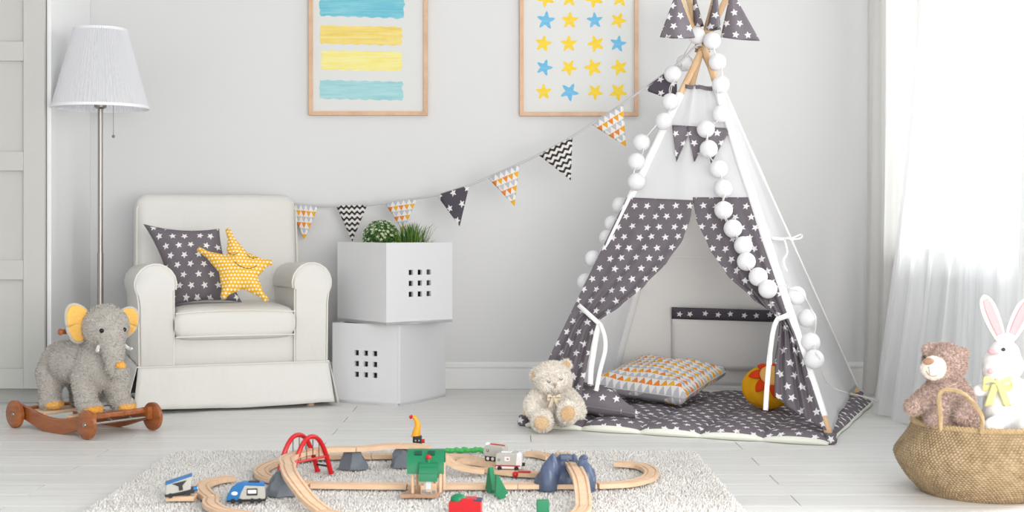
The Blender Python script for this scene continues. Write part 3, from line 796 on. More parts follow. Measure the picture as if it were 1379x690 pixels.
for i in range(2600):
    a, b2 = rnd.uniform(0, 2*pi), math.acos(rnd.uniform(-.3, 1)); r = .074*rnd.uniform(.55, 1.05)
    c = Vector((r*sin(b2)*cos(a)*1.05, r*sin(b2)*sin(a), .325+r*cos(b2)*1.15)); d = Vector((rnd.gauss(0, 1), rnd.gauss(0, 1), rnd.gauss(.6, 1))).normalized()
    s2 = d.orthogonal().normalized(); L = rnd.uniform(.007, .012); wd_ = L*.33
    lv.add([c-d*L*.5, c+s2*wd_, c+d*L*.5, c-s2*wd_], [(0, 1, 2, 3)])
for i in range(150):
    a, b2 = rnd.uniform(0, 2*pi), math.acos(rnd.uniform(-.2, 1)); r = .080
    c = Vector((r*sin(b2)*cos(a)*1.05, r*sin(b2)*sin(a), .325+r*cos(b2)*1.15)); nrm_ = (c-Vector((0, 0, .30))).normalized(); u = nrm_.orthogonal().normalized(); q = nrm_.cross(u)
    for k in range(5):
        e = u*cos(k*1.257)+q*sin(k*1.257); g_ = u*cos(k*1.257+1.2)+q*sin(k*1.257+1.2)
        fl_.add([c, c+e*.0045+g_*.0016, c+e*.008+nrm_*.001, c+e*.0045-g_*.0016], [(0, 1, 2, 3)])
for i in range(60):
    a = rnd.uniform(0, 2*pi); r = rnd.uniform(.0, .03); R_ = rnd.uniform(.02, .07)
    st.tube([(r*cos(a), r*sin(a), .23), (R_*.6*cos(a), R_*.6*sin(a), .28), (R_*cos(a), R_*sin(a), .35)], .001, 4)
o = lv.build('leaves', tlf.m, t, smooth=False); o['kind'] = 'stuff'
o = fl_.build('blossoms', m_leafl, t, smooth=False); o['kind'] = 'stuff'; o = st.build('stems', m_leafd, t); o['kind'] = 'stuff'
t = thing('grass_plant', 'grassy green potted plant in the upper white box, right of the blossoms', 'plant', (-.425, 5.80, .3445)); pot(t)
gb = MB()
for i in range(520):
    a = rnd.uniform(0, 2*pi); r = rnd.uniform(0, .055)**1.0; L = rnd.uniform(.08, .19); lean = rnd.uniform(.02, .5)*L*(.3+r/.055)
    p0 = Vector((r*cos(a), r*sin(a), .226)); d = Vector((cos(a+rnd.uniform(-.5, .5)), sin(a+rnd.uniform(-.5, .5)), 0)); s2 = Vector((-d.y, d.x, 0))*rnd.uniform(.0012, .0024)
    pts = [p0, p0+Vector((0, 0, L*.5))+d*lean*.3, p0+Vector((0, 0, L*.85))+d*lean*.75, p0+Vector((0, 0, L*.95))+d*lean*1.15]
    ws = [1, 1, .7, .08]; vs = []
    for p, w_ in zip(pts, ws): vs += [p-s2*w_, p+s2*w_]
    gb.add(vs, [(0, 1, 3, 2), (2, 3, 5, 4), (4, 5, 7, 6)])
o = gb.build('grass_blades', tgr.m, t, smooth=False); o['kind'] = 'stuff'
# ================================================================ TIPI
TI = thing('play_tipi', 'white and grey starry play tipi on four wooden poles, standing on a quilted mat', 'tipi', (.75, 5.41, 0))
APEX = Vector((.744, 5.40, 1.43))
FL, FR, BR, BL = Vector((.035, 5.06, .0)), Vector((1.07, 4.625, .0)), Vector((1.46, 5.80, .0)), Vector((.43, 6.08, .0))
poles = {}
for nm, ft, dx in (('a', FL, Vector((.0, -.022, 0))), ('b', FR, Vector((.0, -.03, 0))), ('c', BR, Vector((.0, .022, 0))), ('d', BL, Vector((0, .022, 0)))):
    ap = APEX+dx; tip = ft+(ap-ft)*1.15; poles[nm] = (ft, ap, tip)
    z0 = .004
    MB().tube([ft+(ap-ft)*(z0/ap.z)*3, ft+(ap-ft)*.5, tip], [.0135, .013, .0125], 14).build('pole', m_pole, TI, world=True)
def pl_at(nm, z):
    ft, ap, tip = poles[nm]; return ft+(ap-ft)*(z/ap.z)
for nm, za, zb in (('a', .10, 1.24), ('b', .085, 1.27), ('c', .06, 1.26), ('d', .05, 1.25)):
    MB().tube([pl_at(nm, za+(zb-za)*k/12)+Vector((0, 0, .0)) for k in range(13)], [.0165+.001*sin(k*2.3) for k in range(13)], 14).build('pole_sleeve', m_tape, TI, world=True)
# cloth booties and wood ends at the feet
for nm in 'abcd':
    c = pl_at(nm, .02); d = (poles[nm][1]-poles[nm][0]).normalized()
    MB().lathe([(.015, -.004), (.021, .0), (.023, .012), (.018, .02), (.021, .03), (.0165, .034)], c-Vector((0, 0, .016)), 14, wob=lambda a, i: 1+.12*sin(a*4+i)).build('pole_sock', m_star, TI, world=True, uv=lambda v: (v.x, v.z))
# rope lashing
b_ = MB(); 
for k in range(6):
    zc = APEX.z-.018+.006*k; b_.tube([APEX+Vector(((.027+.002*(k % 2))*cos(a), -.002+(.038)*sin(a), (zc-APEX.z)+.006*sin(a+k))) for a in [2*pi*i/18 for i in range(18)]], .0032, 6, closed=True)
o = b_.build('rope_lashing', plain('hemp_rope', '#a98a60', .95, bump=(300, .8)), TI, world=True); o['kind'] = 'stuff'
ZT = 1.27
def face(a, b, z0, z1, u, v, sag=.0, inset=0):
    z = z0+(z1-z0)*v; p = pl_at(a, z).lerp(pl_at(b, z), u); return p
def panel(name, a, b, z0, z1, mat, seed, amp=.006, sag=.02, label=None, lift=None):
    pa, pb, pc = poles[a][0], poles[b][0], APEX; n = (pb-pa).cross(pc-pa).normalized()
    if n.dot(Vector((.75, 5.41, .4))-pa) > 0: n = -n
    def fn(u, v):
        z = z0+(z1-z0)*v
        if lift: z += lift(u, v)
        p = pl_at(a, z).lerp(pl_at(b, z), u); e = sin(pi*u)
        d = .012-(sag*e)*(1-abs(2*v-1)**2)+amp*e*(sin(u*13+seed+v*3)+.5*sin(u*29-v*6+seed*2)+.4*sin(v*11+u*4))
        return p+n*d
    return MB().grid(fn, 46, 60).build(name, mat, TI, world=True, solid=.0015, angle=180, label=label, uv=lambda v: (v.x+v.y*.5, v.z))
panel('side_panel', 'b', 'c', .035, ZT, m_white, 1, sag=.03, lift=lambda u, v: (.02*(1-v)*sin(u*pi)+.04*(1-v)**6*(u > .5)*(u-.5)), label='white right side panel')
panel('side_panel', 'a', 'd', .04, ZT, m_white, 5, sag=.03, label='white left side panel')
BP = panel('back_panel', 'd', 'c', .04, ZT, m_white_in, 9, sag=-.0, amp=.004)
# front plane
fn_ = (FR-FL).cross(APEX-FL).normalized()
if fn_.y > 0: fn_ = -fn_
FP = FL.copy()
def FPL(px, py, off=0.0): return on_plane(px, py, FP, fn_, off)
bn = (BR-BL).cross(APEX-BL).normalized()
if bn.y > 0: bn = -bn
def BPL(px, py, off=0.0): return on_plane(px, py, BL, bn, off)
def lx(py): return 947.5-246*(py-65)/508.0
def rx(py): return 947.5+173.5*(py-65)/534.0
def up_fn(u, v):
    py = 270+(116-270)*v; a, b = lx(py)-3, rx(py)+3
    px = a+(b-a)*u; py2 = py+(3 if v == 0 else 0)*sin(pi*u)+(v < .2)*2*u
    d = .016+.007*sin(pi*u)*(sin(u*17+v*2)+.6*sin(u*31+v*4))*(.4+.6*v)
    return FPL(px, py2, d)
MB().grid(up_fn, 60, 40).build('front_panel', m_white, TI, world=True, solid=.0015, angle=180)
# collar: starry strip at the very top
MB().grid(lambda u, v: FPL(923+(36)*u, 113.5+3.5*u+5*v+.8*sin(u*9), .026+.004*sin(u*14)), 20, 3).build('collar_trim', m_star, TI, world=True, solid=.003, angle=180, uv=lambda v: (v.x, v.z))
# door curtains
def interp(tab, y):
    for (a, b), (c, d) in zip(tab, tab[1:]):
        if a <= y <= c:
            t_ = (y-a)/(c-a); t2 = t_*t_*(3-2*t_)*.35+t_*.65; return b+(d-b)*t2
    return tab[0][1] if y < tab[0][0] else tab[-1][1]
Lin = [(266, 934), (290, 930), (320, 920), (352, 899), (385, 868), (412, 836), (432, 807), (446, 800), (470, 795), (491, 791), (522, 785), (546, 781)]
Rin = [(266, 933), (294, 937), (334, 955), (370, 979), (401, 1012), (423, 1042), (432, 1050), (455, 1048), (484, 1044), (533, 1043)]
def left_c(u, v):
    yo = 266+(546-266)*v; yi = yo
    a = lx(yo)-6; b = interp(Lin, yi)
    px = a+(b-a)*u; full = (lambda z: 84)(0)
    comp = 1-min(1, (b-a)/84)*.75
    tie = math.exp(-((yo-430)/26)**2)
    d = .024+(.003+.012*comp)*(sin(u*19+2)+.5*sin(u*31+yo*.01))*(1-.45*tie)*(.25+.75*min(1, max(0, (yo-290)/120)))*(sin(pi*min(1, u*1.02+.0))**.3)
    d += .012*u*(1-tie)*min(1, max(0, (yo-300)/100))
    py = yo+(4*u if v < .02 else 4*u*(1-v*3) if v < .33 else 0)-tie*6*(1-u)*0
    return FPL(px, py, d)
def uvp(v):
    q = v-FL; ex = (FR-FL).normalized(); ez = ex.cross(fn_); ez = ez if ez.z > 0 else -ez
    return (q.dot(ex), q.dot(ez))
MB().grid(left_c, 90, 90).build('door_curtain', m_star_t, TI, world=True, solid=.0018, angle=180, uv=uvp, label='left grey starry door curtain, tied back')
def right_c(u, v):
    yl = 266+(533-266)*v; yr = 266+(580-266)*v
    a = interp(Rin, yl); b = rx(yr)-2
    px = a+(b-a)*u; py = yl+(yr-yl)*u
    if v > .9: py += (v-.9)*10*8*(sin(pi*u)**.8)*.35
    ww = b-a; comp = 1-min(1, ww/84)*.75; tie = math.exp(-((py-427)/24)**2)
    d = .020+(.003+.012*comp)*(sin(u*21+1)+.5*sin(u*33+py*.012))*(1-.45*tie)*(.25+.75*min(1, max(0, (py-290)/120)))*(sin(pi*u)**.3)
    return FPL(px, py, d)
MB().grid(right_c, 90, 90).build('door_curtain', m_star_t, TI, world=True, solid=.0018, angle=180, uv=uvp, label='right grey starry door curtain, tied back')
# white edge tape on the right pole
#MB().grid(lambda u, v: FPL(rx(262+(583-262)*v)-1+7*u, 262+(583-262)*v, .022-.012*(2*u-1)**2), 4, 50).build('pole_sleeve', m_white, TI, world=True, solid=.003, angle=180)
#MB().grid(lambda u, v: FPL(lx(240+(540-240)*v)-2.5+3.5*u, 240+(540-240)*v, .018-.010*(2*u-1)**2), 4, 50).build('pole_sleeve', m_white, TI, world=True, solid=.003, angle=180)
# ties
def ribbon(path, wdt, up, name='curtain_tie', mat=None, parent=TI):
    P = catmull(path, 6); vs = []; 
    for i, p in enumerate(P):
        tdir = (P[min(i+1, len(P)-1)]-P[max(i-1, 0)]).normalized(); s_ = tdir.cross(Vector(up)).normalized()*wdt/2
        vs += [p-s_, p+s_]
    return MB().add(vs, [(2*i, 2*i+1, 2*i+3, 2*i+2) for i in range(len(P)-1)]).build(name, mat or m_tape, parent, world=True, solid=.0015, angle=180)
ribbon([FPL(779, 411, .03), FPL(788, 419, .05), FPL(799, 429, .055), FPL(808, 437, .04)], .017, (0, -1, 0))
ribbon([FPL(808, 436, .045), FPL(814, 452, .04), FPL(815, 472, .035), FPL(808, 500, .035), FPL(803, 527, .035)], .015, (0, -1, 0))
ribbon([FPL(807, 437, .04), FPL(803, 452, .042), FPL(799, 476, .04), FPL(796, 497, .036), FPL(795, 518, .034)], .020, (0, -1, 0))
ribbon([FPL(1068, 421, .03), FPL(1058, 426, .055), FPL(1047, 430, .05)], .018, (0, -1, 0))
ribbon([FPL(1048, 429, .05), FPL(1042, 442, .045), FPL(1037, 475, .04), FPL(1033, 520, .038), FPL(1031, 553, .03)], .017, (0, -1, 0))
ribbon([FPL(1046, 431, .05), FPL(1040, 450, .052), FPL(1038, 470, .045), FPL(1037, 492, .04)], .013, (0, -1, 0))
rn = (BR-FR).cross(APEX-FR).normalized(); rn = rn if rn.x > 0 else -rn
def RPL(px, py, off=0.0): return on_plane(px, py, FR, rn, off)
kx = RPL(1056, 322, .02)
ribbon([RPL(1040, 321, .012), kx, RPL(1064, 321, .03)], .012, (0, -1, .2))
ribbon([kx, RPL(1066, 321, .05), RPL(1079, 316, .07), RPL(1078, 321, .07), RPL(1064, 323, .045)], .006, (0, -1, .2))
ribbon([kx, RPL(1060, 340, .02), RPL(1055, 352, .018), RPL(1060, 366, .016)], .008, (0, -1, .2))
# valance of three starry pennants
for tri in ([(905, 168.5), (932, 170), (923, 196), (911, 218)], [(925, 170), (958, 171), (947, 199), (935, 219)], [(950, 171), (984, 173), (971, 197), (957.5, 220)]):
    a, b, m_, c = tri
    def fnv(u, v, a=a, b=b, c=c):
        x = (a[0]+(b[0]-a[0])*u)*(1-v)+c[0]*v; y = (a[1]+(b[1]-a[1])*u)*(1-v)+c[1]*v
        return FPL(x, y, .034+.004*sin(u*5+v*3))
    MB().grid(fnv, 8, 10).build('valance_pennant', m_star, TI, world=True, solid=.002, angle=180, uv=uvp)
# pocket on the back panel
def pk(u, v): return BPL(905+155*u, 430+68*v+2*u, .006+.010*sin(pi*u)*v)
po = MB().grid(pk, 20, 10).build('pocket', m_white_in, TI, world=True, solid=.002, angle=180)
def pt_(u, v): return BPL(904.5+158*u, 414+5*u+15.5*v, .016+.004*sin(pi*u))
pt = MB().grid(pt_, 20, 3).build('pocket_trim', m_star_small, TI, world=True, solid=.003, angle=180, uv=lambda v: (v.x, v.z+.02), label='grey starry band along the pocket')
MB().tube([BPL(842, 345, .008), BPL(950, 347, .010), BPL(1052, 347, .008)], .0022, 6).build('seam', m_white_in, TI, world=True)
# pennants on the pole tips
def pennant(peak, bl, br, Y, fold, seed):
    pk_, a, b = W(peak[0], peak[1], Y), W(bl[0], bl[1], Y), W(br[0], br[1], Y)
    def fn(u, v):
        p = pk_.lerp(a.lerp(b, u), .06+.94*v); return p+Vector((0, -fold*sin(pi*u)*v+.006*v*sin(u*9+seed), .004*sin(u*7+seed)*v))
    def fn2(u, v):
        p = pk_.lerp(a.lerp(b, u), .06+.94*v); return p+Vector((0, fold*sin(pi*u)*v+.012, .004*v))
    q = MB().grid(fn, 16, 16); q.grid(fn2, 16, 16)
    q.build('tip_pennant', m_star, TI, world=True, solid=.0015, angle=180, uv=lambda v: (v.x+seed*.013, v.z+seed*.01))
pennant((912, -14), (889, 51), (936, 52), 5.22, .03, 1); pennant((985, -14), (971, 51), (1023, 56), 5.36, .02, 2)
pennant((933, -16), (935, 36), (948, 36), 5.40, .05, 3); pennant((965, -16), (952, 40), (971, 40), 5.30, .05, 4)

# ---------------------------------------------------------------- quilted mat
t = thing('play_mat', 'grey starry quilted play mat with cream underside on the floor of the tipi', 'mat', (.75, 5.38, 0))
MA, MBp, MC, MD = Vector((.048, 5.02, 0)), Vector((1.05, 4.60, 0)), Vector((1.475, 5.66, 0)), Vector((.44, 6.02, 0))
NS, MS = 5, 4
def mat_fn(top):
    def fn(u, v):
        pu = abs(sin(pi*u*NS))**.55; pv = abs(sin(pi*v*MS))**.5
        e = min(1, min(u, 1-u)*28, min(v, 1-v)*28)
        out = 1+.0
        p = MA.lerp(MBp, u).lerp(MD.lerp(MC, u), v)
        sc_ = .020*pu-.004 if v < .5 else 0
        p = p+(MA-MD).normalized()*sc_*(1-min(1, v*12))
        ez = .009+.015*pu if v < .5 else .012
        ez = ez*max(0, 1-e)+e*.016
        z = ez+(.010+.020*pu*(.35+.65*pv))*e**.5
        if not top: z = .002
        return (p.x, p.y, z)
    return fn
def mat_edge(side):
    def fn(u, w_):
        a_ = (u, 0) if side == 'f' else (1, u)
        q = Vector(mat_fn(True)(*a_)); nrm = (MA-MD).normalized() if side == 'f' else (MBp-MA).normalized()
        pu = abs(sin(pi*u*(NS if side == 'f' else MS)))**.55
        z = q.z*(1-w_)+.0015*w_; b3 = .009*pu*sin(pi*w_)-.006*w_*pu
        q = q+nrm*b3; return (q.x, q.y, z)
    return fn
MB().grid(mat_fn(True), 150, 120).build('quilted_top', m_star, t, world=True, angle=180, uv=lambda v: ((v-MA).dot((MBp-MA).normalized()), (v-MA).dot((MD-MA).normalized())))
un = MB().grid(mat_fn(False), 60, 30); un.grid(mat_edge('f'), 150, 8); un.grid(mat_edge('r'), 100, 8)
un.build('underside', m_mat_under, t, world=True, angle=180)
MB().tube([mat_fn(True)(k/80, 0) for k in range(81)]+[mat_fn(True)(1, k/60) for k in range(1, 61)], .003, 6).build('edge_piping', m_mat_under, t, world=True)

# triangle cushion and other cushions
def corner_frame(L_, B_, R_):
    c = (L_+R_)/2; x = (B_-L_); y = (R_-B_); return c, x, y
L_, B_, R_ = W(807, 524, 5.42), W(926, 541, 5.23), W(967, 503, 5.6)
c, xv, yv = corner_frame(L_, B_, R_)
t = pillow('triangle_cushion', 'white cushion with orange and grey triangles lying on the mat inside the tipi', m_tri, .40, .42, .16, frame_m(c+Vector((0, 0, .01)), xv, yv), pinch=.02)
t2 = [ch for ch in t.children if ch.name.startswith('cover')][0]
# grey plain underside
vs, fs, uvs = inflated(square_outline(.40, .42, pinch=.02), .0815, 14, k=.40*.42)
R3 = frame_m((0, 0, 0), xv, yv)
lowf = [f for f in fs if sum(vs[i].z for i in f)/len(f) < -1e-4]
MB().add([R3@v for v in vs], lowf).build('cushion_underside', plain('grey_cotton', '#a9a5ad', .9), t, angle=180)
c = W(812, 541, 5.06)
pillow('starry_cushion', 'small grey starry cushion lying on the mat right of the cream teddy bear', m_star, .24, .22, .12, frame_m((c.x-.01, c.y, .088), Vector((.97, -.22, -.10)), Vector((.22, .95, .16))), pinch=.03, k=.075, quad=[(-.10, -.075), (.155, -.095), (.035, .10), (-.12, .11)])
# round yellow sun-faced cushion
c = W(1034, 519, 5.18)
t = thing('sun_cushion', 'round yellow plush cushion with red flame-shaped petals behind the right tipi curtain', 'cushion', (c.x, c.y, .045))
m_sun = plain('yellow_plush', '#e8a81f', .95, bump=(50, .4, .004), vary=.12, spec=.1); m_flame = plain('red_felt', '#d9441c', .95, spec=.1)
b_ = MB(); b_.lathe([(0, 0)]+[(.098*sin(pi*k/18), .082-.082*cos(pi*k/18)) for k in range(1, 18)]+[(0, .164)], n=48, wob=lambda a, i: 1+.025*sin(a*9+i*.35)); b_.build('body', m_sun, t, angle=180)
cf = Vector((.002, -.055, .122)); nf = Vector((.0, -.72, .6)).normalized(); ux = nf.cross(Vector((0, 0, 1))).normalized()*-1; uy = nf.cross(ux)*1; uy = uy if uy.z > 0 else -uy
def on_ball(x, y, off=.004):
    p = cf+ux*x+uy*y; c0 = Vector((0, 0, .082)); d = (p-c0).normalized(); s_ = 1/math.sqrt((d.x/.098)**2+(d.y/.098)**2+(d.z/.082)**2); return c0+d*(s_+off)
for k in range(7):
    a0 = 2*pi*k/7+.3
    def pf(u, v, a0=a0):
        r = .030+.062*v; da = .46*(1-v)*(2*u-1); return on_ball(r*cos(a0+da), r*sin(a0+da), .005+.004*sin(pi*v))
    MB().grid(pf, 6, 10).build('petal', m_flame, t, solid=.004, angle=180)
MB().grid(lambda u, v: on_ball(.034*v*cos(2*pi*u), .034*v*sin(2*pi*u), .009+.004*(1-v*v)), 24, 5).build('face', plain('face_felt', '#f0b765', .9), t, solid=.003, angle=180)
for s_ in (-1, 1): MB().ell(on_ball(.011*s_, .006, .015), .003).build('eye', m_black, t)

# ---------------------------------------------------------------- string of cotton ball lights
t = thing('string_lights', 'string of round white cotton ball lights draped over both edges of the tipi', 'string lights', (.75, 5.3, 1.0))
tb = NT('cotton_ball'); tb.base(lin('#f3f2f4')); tb.b.inputs['Roughness'].default_value = .95; f = tb.noise(70, 4); tb.bump(f, .35, .003); tb.translucent(lin('#f3f2f4'), .2)
proto = None
def ball(P):
    global proto
    if proto is None:
        proto = MB().ell((0, 0, 0), .0335, n=20, m=14).build('ball_light', tb.m, t)
        proto.location = P-Vector(t.location); return
    d = proto.copy(); COL.objects.link(d); d.location = P-Vector(t.location); d.rotation_euler = (P.x*40, P.z*30, 0)
OFF = .062
Lp = [(938.5, 47.8, 'F'), (922, 85, 'B'), (906, 100, 'F'), (902.6, 137.3, 'F'), (894, 163.4, 'F'), (863.5, 192, 'f'), (857, 217.8, 'f'), (857, 245, 'f'), (835.5, 277, 'B'), (825, 302, 'B'), (818, 321, 'B'), (799, 349, 'B'), (789, 380, 'B')]
Rp = [(958.8, 55), (966, 83.7), (970.4, 114), (970.7, 153.3), (950.4, 174), (954.4, 200.7), (967.8, 228), (973.7, 254.3), (974.4, 283.3), (987, 308), (1001, 330.8), (1005, 352.5), (1021, 373), (1034, 389.5)]
Rs = [(1072.5, 398.3), (1087, 429), (1091.7, 461.4), (1096.5, 484)]
def lit(e):
    if e[1] < 60: return FPL(e[0], e[1], .10)
    if e[2] == 'F': return FPL(e[0], e[1], OFF)
    if e[2] == 'f': return FPL(e[0], e[1], .05)
    return FPL(e[0], e[1], -.05)
LP = [lit(e) for e in Lp]; RP = [FPL(x, y, .10 if y < 60 else OFF) for x, y in Rp]; RS = [RPL(x, y, .040) for x, y in Rs]
for p in LP+RP+RS: ball(p)
m_wire = plain('clear_wire', '#dedad6', .5)
wig = lambda P, i: P+Vector((.013*sin(i*2.1), -.012, .008*cos(i*1.7)))
path = [wig(p, i) for i, p in enumerate(LP[::-1])]+[wig(p, i) for i, p in enumerate(RP)]
path2 = []
for i, p in enumerate(path[:-1]):
    q = path[i+1]; path2 += [p, p.lerp(q, .5)+Vector((.010*sin(i*3.3), -.006, -.006))]
path2.append(path[-1]); path2 += [FPL(1052, 383, .05), RPL(1062, 388, .03)]+[wig(p, i)+Vector((.012, -.02, 0)) for i, p in enumerate(RS)]
path2 += [RPL(1118, 520, .03), Vector((1.40, 5.30, .06)), Vector((1.50, 5.25, .008)), Vector((1.53, 5.45, .006)), Vector((1.58, 5.40, .006))]
MB().tube(catmull(path2, 6), .0016, 6).build('wire', m_wire, t, world=True)
MB().tube(catmull([p+Vector((.006*sin(i*2.9), .004, .005*cos(i*2.3))) for i, p in enumerate(path2)], 6), .0014, 6).build('wire', m_wire, t, world=True)

# ---------------------------------------------------------------- bunting
t = thing('bunting', 'bunting of patterned triangular flags strung from behind the armchair to the tipi top', 'bunting', (-.2, 6.1, .8))
def bY(px):
    return 6.165 if px < 360 else 6.15+(5.30-6.15)*max(0, (px-390)/555)**1.3
flags = [((308, 264), (325, 266), (316, 310), 'k'), ((388.6, 274.6), (429, 277.8), (410, 323.4), 't'), ((452.4, 277), (494.5, 276), (474.4, 325.6), 'z'), ((518, 273), (562, 266.6), (543, 312), 't'),
    ((588, 262.7), (632, 249.5), (619, 305), 's'), ((656, 239), (699.5, 220.7), (693.3, 278), 't'), ((725, 208.6), (771, 184), (768.7, 243), 'z'), ((795.8, 167.3), (839, 139.4), (843.3, 197.7), 't'), ((865, 120.6), (911, 88), (912, 137), 's')]
fm = {'t': (m_tri_f, 'white flag with orange and grey triangles'), 'z': (m_zig, 'cream flag with black zigzags'), 's': (m_star_small, 'dark grey flag with pale stars'), 'k': (m_zig, 'cream flag with black zigzags')}
for (a, b, c_, k_) in flags:
    A, B2, C_ = W(a[0], a[1], bY(a[0])), W(b[0], b[1], bY(b[0])), W(c_[0], c_[1], bY((a[0]+b[0])/2)-.004)
    wd_ = (B2-A).length; hgt = (C_-(A+B2)/2).length
    def fg(u, v, A=A, B2=B2, C_=C_):
        p = A.lerp(B2, u).lerp(C_, v); return p+Vector((0, -.004*sin(pi*u)*(1-v)+.0, 0))
    nu, nv = 8, 10; uvs = [((i/nu-.5)*(1-j/nv)*.135+.0113*7+.0, (1-j/nv)*.1188+.0) for j in range(nv+1) for i in range(nu+1)]
    m_, lb = fm[k_]
    MB().grid(fg, nu, nv).build('flag', m_, t, world=True, solid=.0012, angle=180, uvs=uvs, label=lb)
sp = [(306, 263.5), (325, 266), (388, 274.5), (429, 277.4), (452, 277.4), (494, 276), (518, 273.3), (562, 266.8), (588, 262.5), (632, 249.4), (656, 239.4), (699, 220.6), (725, 208.4), (771, 183.6), (796, 167.4), (839, 139.4), (865, 120.5), (911, 87.6), (936, 63), (945, 60)]
P = catmull([W(a, b, bY(a)-.001) for a, b in sp], 4); vs = []
for p in P: vs += [p+Vector((0, 0, .005)), p-Vector((0, 0, .006))]
MB().add(vs, [(2*i, 2*i+1, 2*i+3, 2*i+2) for i in range(len(P)-1)]).build('tape', plain('bunting_tape', '#c9c7c9', .9), t, world=True, solid=.002, angle=180)
# ================================================================ RUG
RGX0, RGX1, RGY0, RGY1 = -1.06, .575, 2.55, 4.37
t = thing('rug', 'thick ivory shaggy rug on the floor under the toy railway', 'rug', ((RGX0+RGX1)/2, 3.5, 0))
def rr(x0, x1, y0, y1, r, n=8):
    P = []
    for cx_, cy_, a0 in ((x1-r, y1-r, 0), (x0+r, y1-r, pi/2), (x0+r, y0+r, pi), (x1-r, y0+r, 1.5*pi)):
        for k in range(n+1): a = a0+pi/2*k/n; P.append((cx_+r*cos(a), cy_+r*sin(a)))
    return P
MB().prism(rr(RGX0, RGX1, RGY0, RGY1, .05), .001, .013, None).build('backing', plain('rug_backing', '#efebe5', .95), t, world=True, smooth=False)
rng = np.random.default_rng(7)
N = 230000
yy = RGY0+(RGY1-RGY0)*rng.random(N); xx = RGX0+(RGX1-RGX0)*rng.random(N)
dxe = np.minimum(xx-RGX0, RGX1-xx); dye = np.minimum(yy-RGY0, RGY1-yy); ok = ~((dxe < .05) & (dye < .05) & ((.05-dxe)**2+(.05-dye)**2 > .05**2))
xx, yy = xx[ok], yy[ok]; N = len(xx)
a = rng.random(N)*6.283; ln = .007+.009*rng.random(N); le = .002+.008*rng.random(N); r0 = .0021+.0009*rng.random(N)
z0 = np.full(N, .009)
V = np.empty((N, 6, 3))
for k in range(3):
    ang = a+k*2.094; V[:, k] = np.stack([xx+r0*np.cos(ang), yy+r0*np.sin(ang), z0], 1)
mx_, my_ = xx+le*np.cos(a), yy+le*np.sin(a)
for k in range(3):
    ang = a+k*2.094+.5; V[:, 3+k] = np.stack([mx_+r0*.75*np.cos(ang), my_+r0*.75*np.sin(ang), z0+ln], 1)
idx = (np.arange(N)*6)[:, None]
Fq = np.concatenate([idx+np.array([[0, 1, 4, 3]]), idx+np.array([[1, 2, 5, 4]]), idx+np.array([[2, 0, 3, 5]])]); Ft = idx+np.array([[3, 4, 5]])
me = bpy.data.meshes.new('pile'); nv = N*6; me.vertices.add(nv); me.vertices.foreach_set('co', (V.reshape(-1, 3)-np.array([(RGX0+RGX1)/2, 3.5, 0])).ravel())
loops = np.concatenate([Fq.ravel(), Ft.ravel()]); me.loops.add(len(loops)); me.loops.foreach_set('vertex_index', loops)
tot = np.concatenate([np.full(len(Fq), 4), np.full(len(Ft), 3)]); st_ = np.concatenate([[0], np.cumsum(tot)[:-1]])
me.polygons.add(len(tot)); me.polygons.foreach_set('loop_start', st_); me.update(calc_edges=True); me.validate(); me.shade_smooth()
tr_ = NT('rug_pile'); gg = tr_.n('ShaderNodeNewGeometry'); nz = tr_.noise(9, 3)
tr_.base(tr_.ramp(tr_.M('MULTIPLY', tr_.M('ADD', gg.outputs['Random Per Island'], nz), .5), [(.15, lin('#e0dad2')), (.5, lin('#efebe6')), (.8, lin('#f7f5f2'))]))
tr_.b.inputs['Roughness'].default_value = 1; tr_.b.inputs['Specular IOR Level'].default_value = .1
me.materials.append(tr_.m); o = bpy.data.objects.new('pile', me); COL.objects.link(o); o.parent = t; o['kind'] = 'stuff'
# ================================================================ TOY RAILWAY
TW, TH = .040, .012
def track(label, pts, thick=TH, mat=None, cut=False, raw=False):
    """pts: (px, py, z_top) or world vectors when raw; grooved beech track swept along the path"""
    P = catmull([Vector(p) if raw else G(p[0], p[1], p[2]) for p in pts], 7)
    h = TW/2; g0, g1, gd = .0135, .0085, .0028
    prof = [(-h, -thick), (-h, 0), (-g0, 0), (-g0, -gd), (-g1, -gd), (-g1, 0), (g1, 0), (g1, -gd), (g0, -gd), (g0, 0), (h, 0), (h, -thick)]
    c0 = P[0].copy(); n = len(prof); vs = []
    for i, p in enumerate(P):
        tg_ = (P[min(i+1, len(P)-1)]-P[max(i-1, 0)]).normalized(); s_ = Vector((tg_.y, -tg_.x, 0)).normalized(); up = s_.cross(tg_).normalized()
        if up.z < 0: up = -up
        for x, z in prof: vs.append(p+s_*x+up*z)
    fs = [tuple(range(n))[::-1], tuple((len(P)-1)*n+k for k in range(n))]+[(i*n+k, i*n+(k+1) % n, (i+1)*n+(k+1) % n, (i+1)*n+k) for i in range(len(P)-1) for k in range(n)]
    base = Vector((c0.x, c0.y, c0.z-thick))
    o = MB().add([v-base for v in vs], fs).build('toy_track', mat or m_beech, None, angle=25)
    o.location = base; o['label'] = label; o['category'] = 'toy track'; o['group'] = 'wooden railway track pieces'
    return o
Z0 = .041
ZE = .100
track('long straight wooden track left of the green station, front side of the loop', [(420, 650.5, Z0), (480, 651.5, Z0), (548, 652, Z0)])
track('short straight wooden track under the green station', [(550, 652, Z0), (575, 652, Z0), (597, 652, Z0)])
track('straight wooden track just right of the green station, behind the toy trees', [(599, 652, Z0), (650, 652, Z0), (696, 651.5, Z0)])
track('straight wooden track running under the blue mountain, front side of the loop', [(698, 651.5, Z0), (740, 651.5, Z0), (803, 651, Z0)])
track('wooden track curving at the far right end of the loop', [(805, 651, Z0), (845, 649, Z0), (872, 642, Z0), (877, 633, Z0), (862, 625, Z0), (830, 622, Z0)])
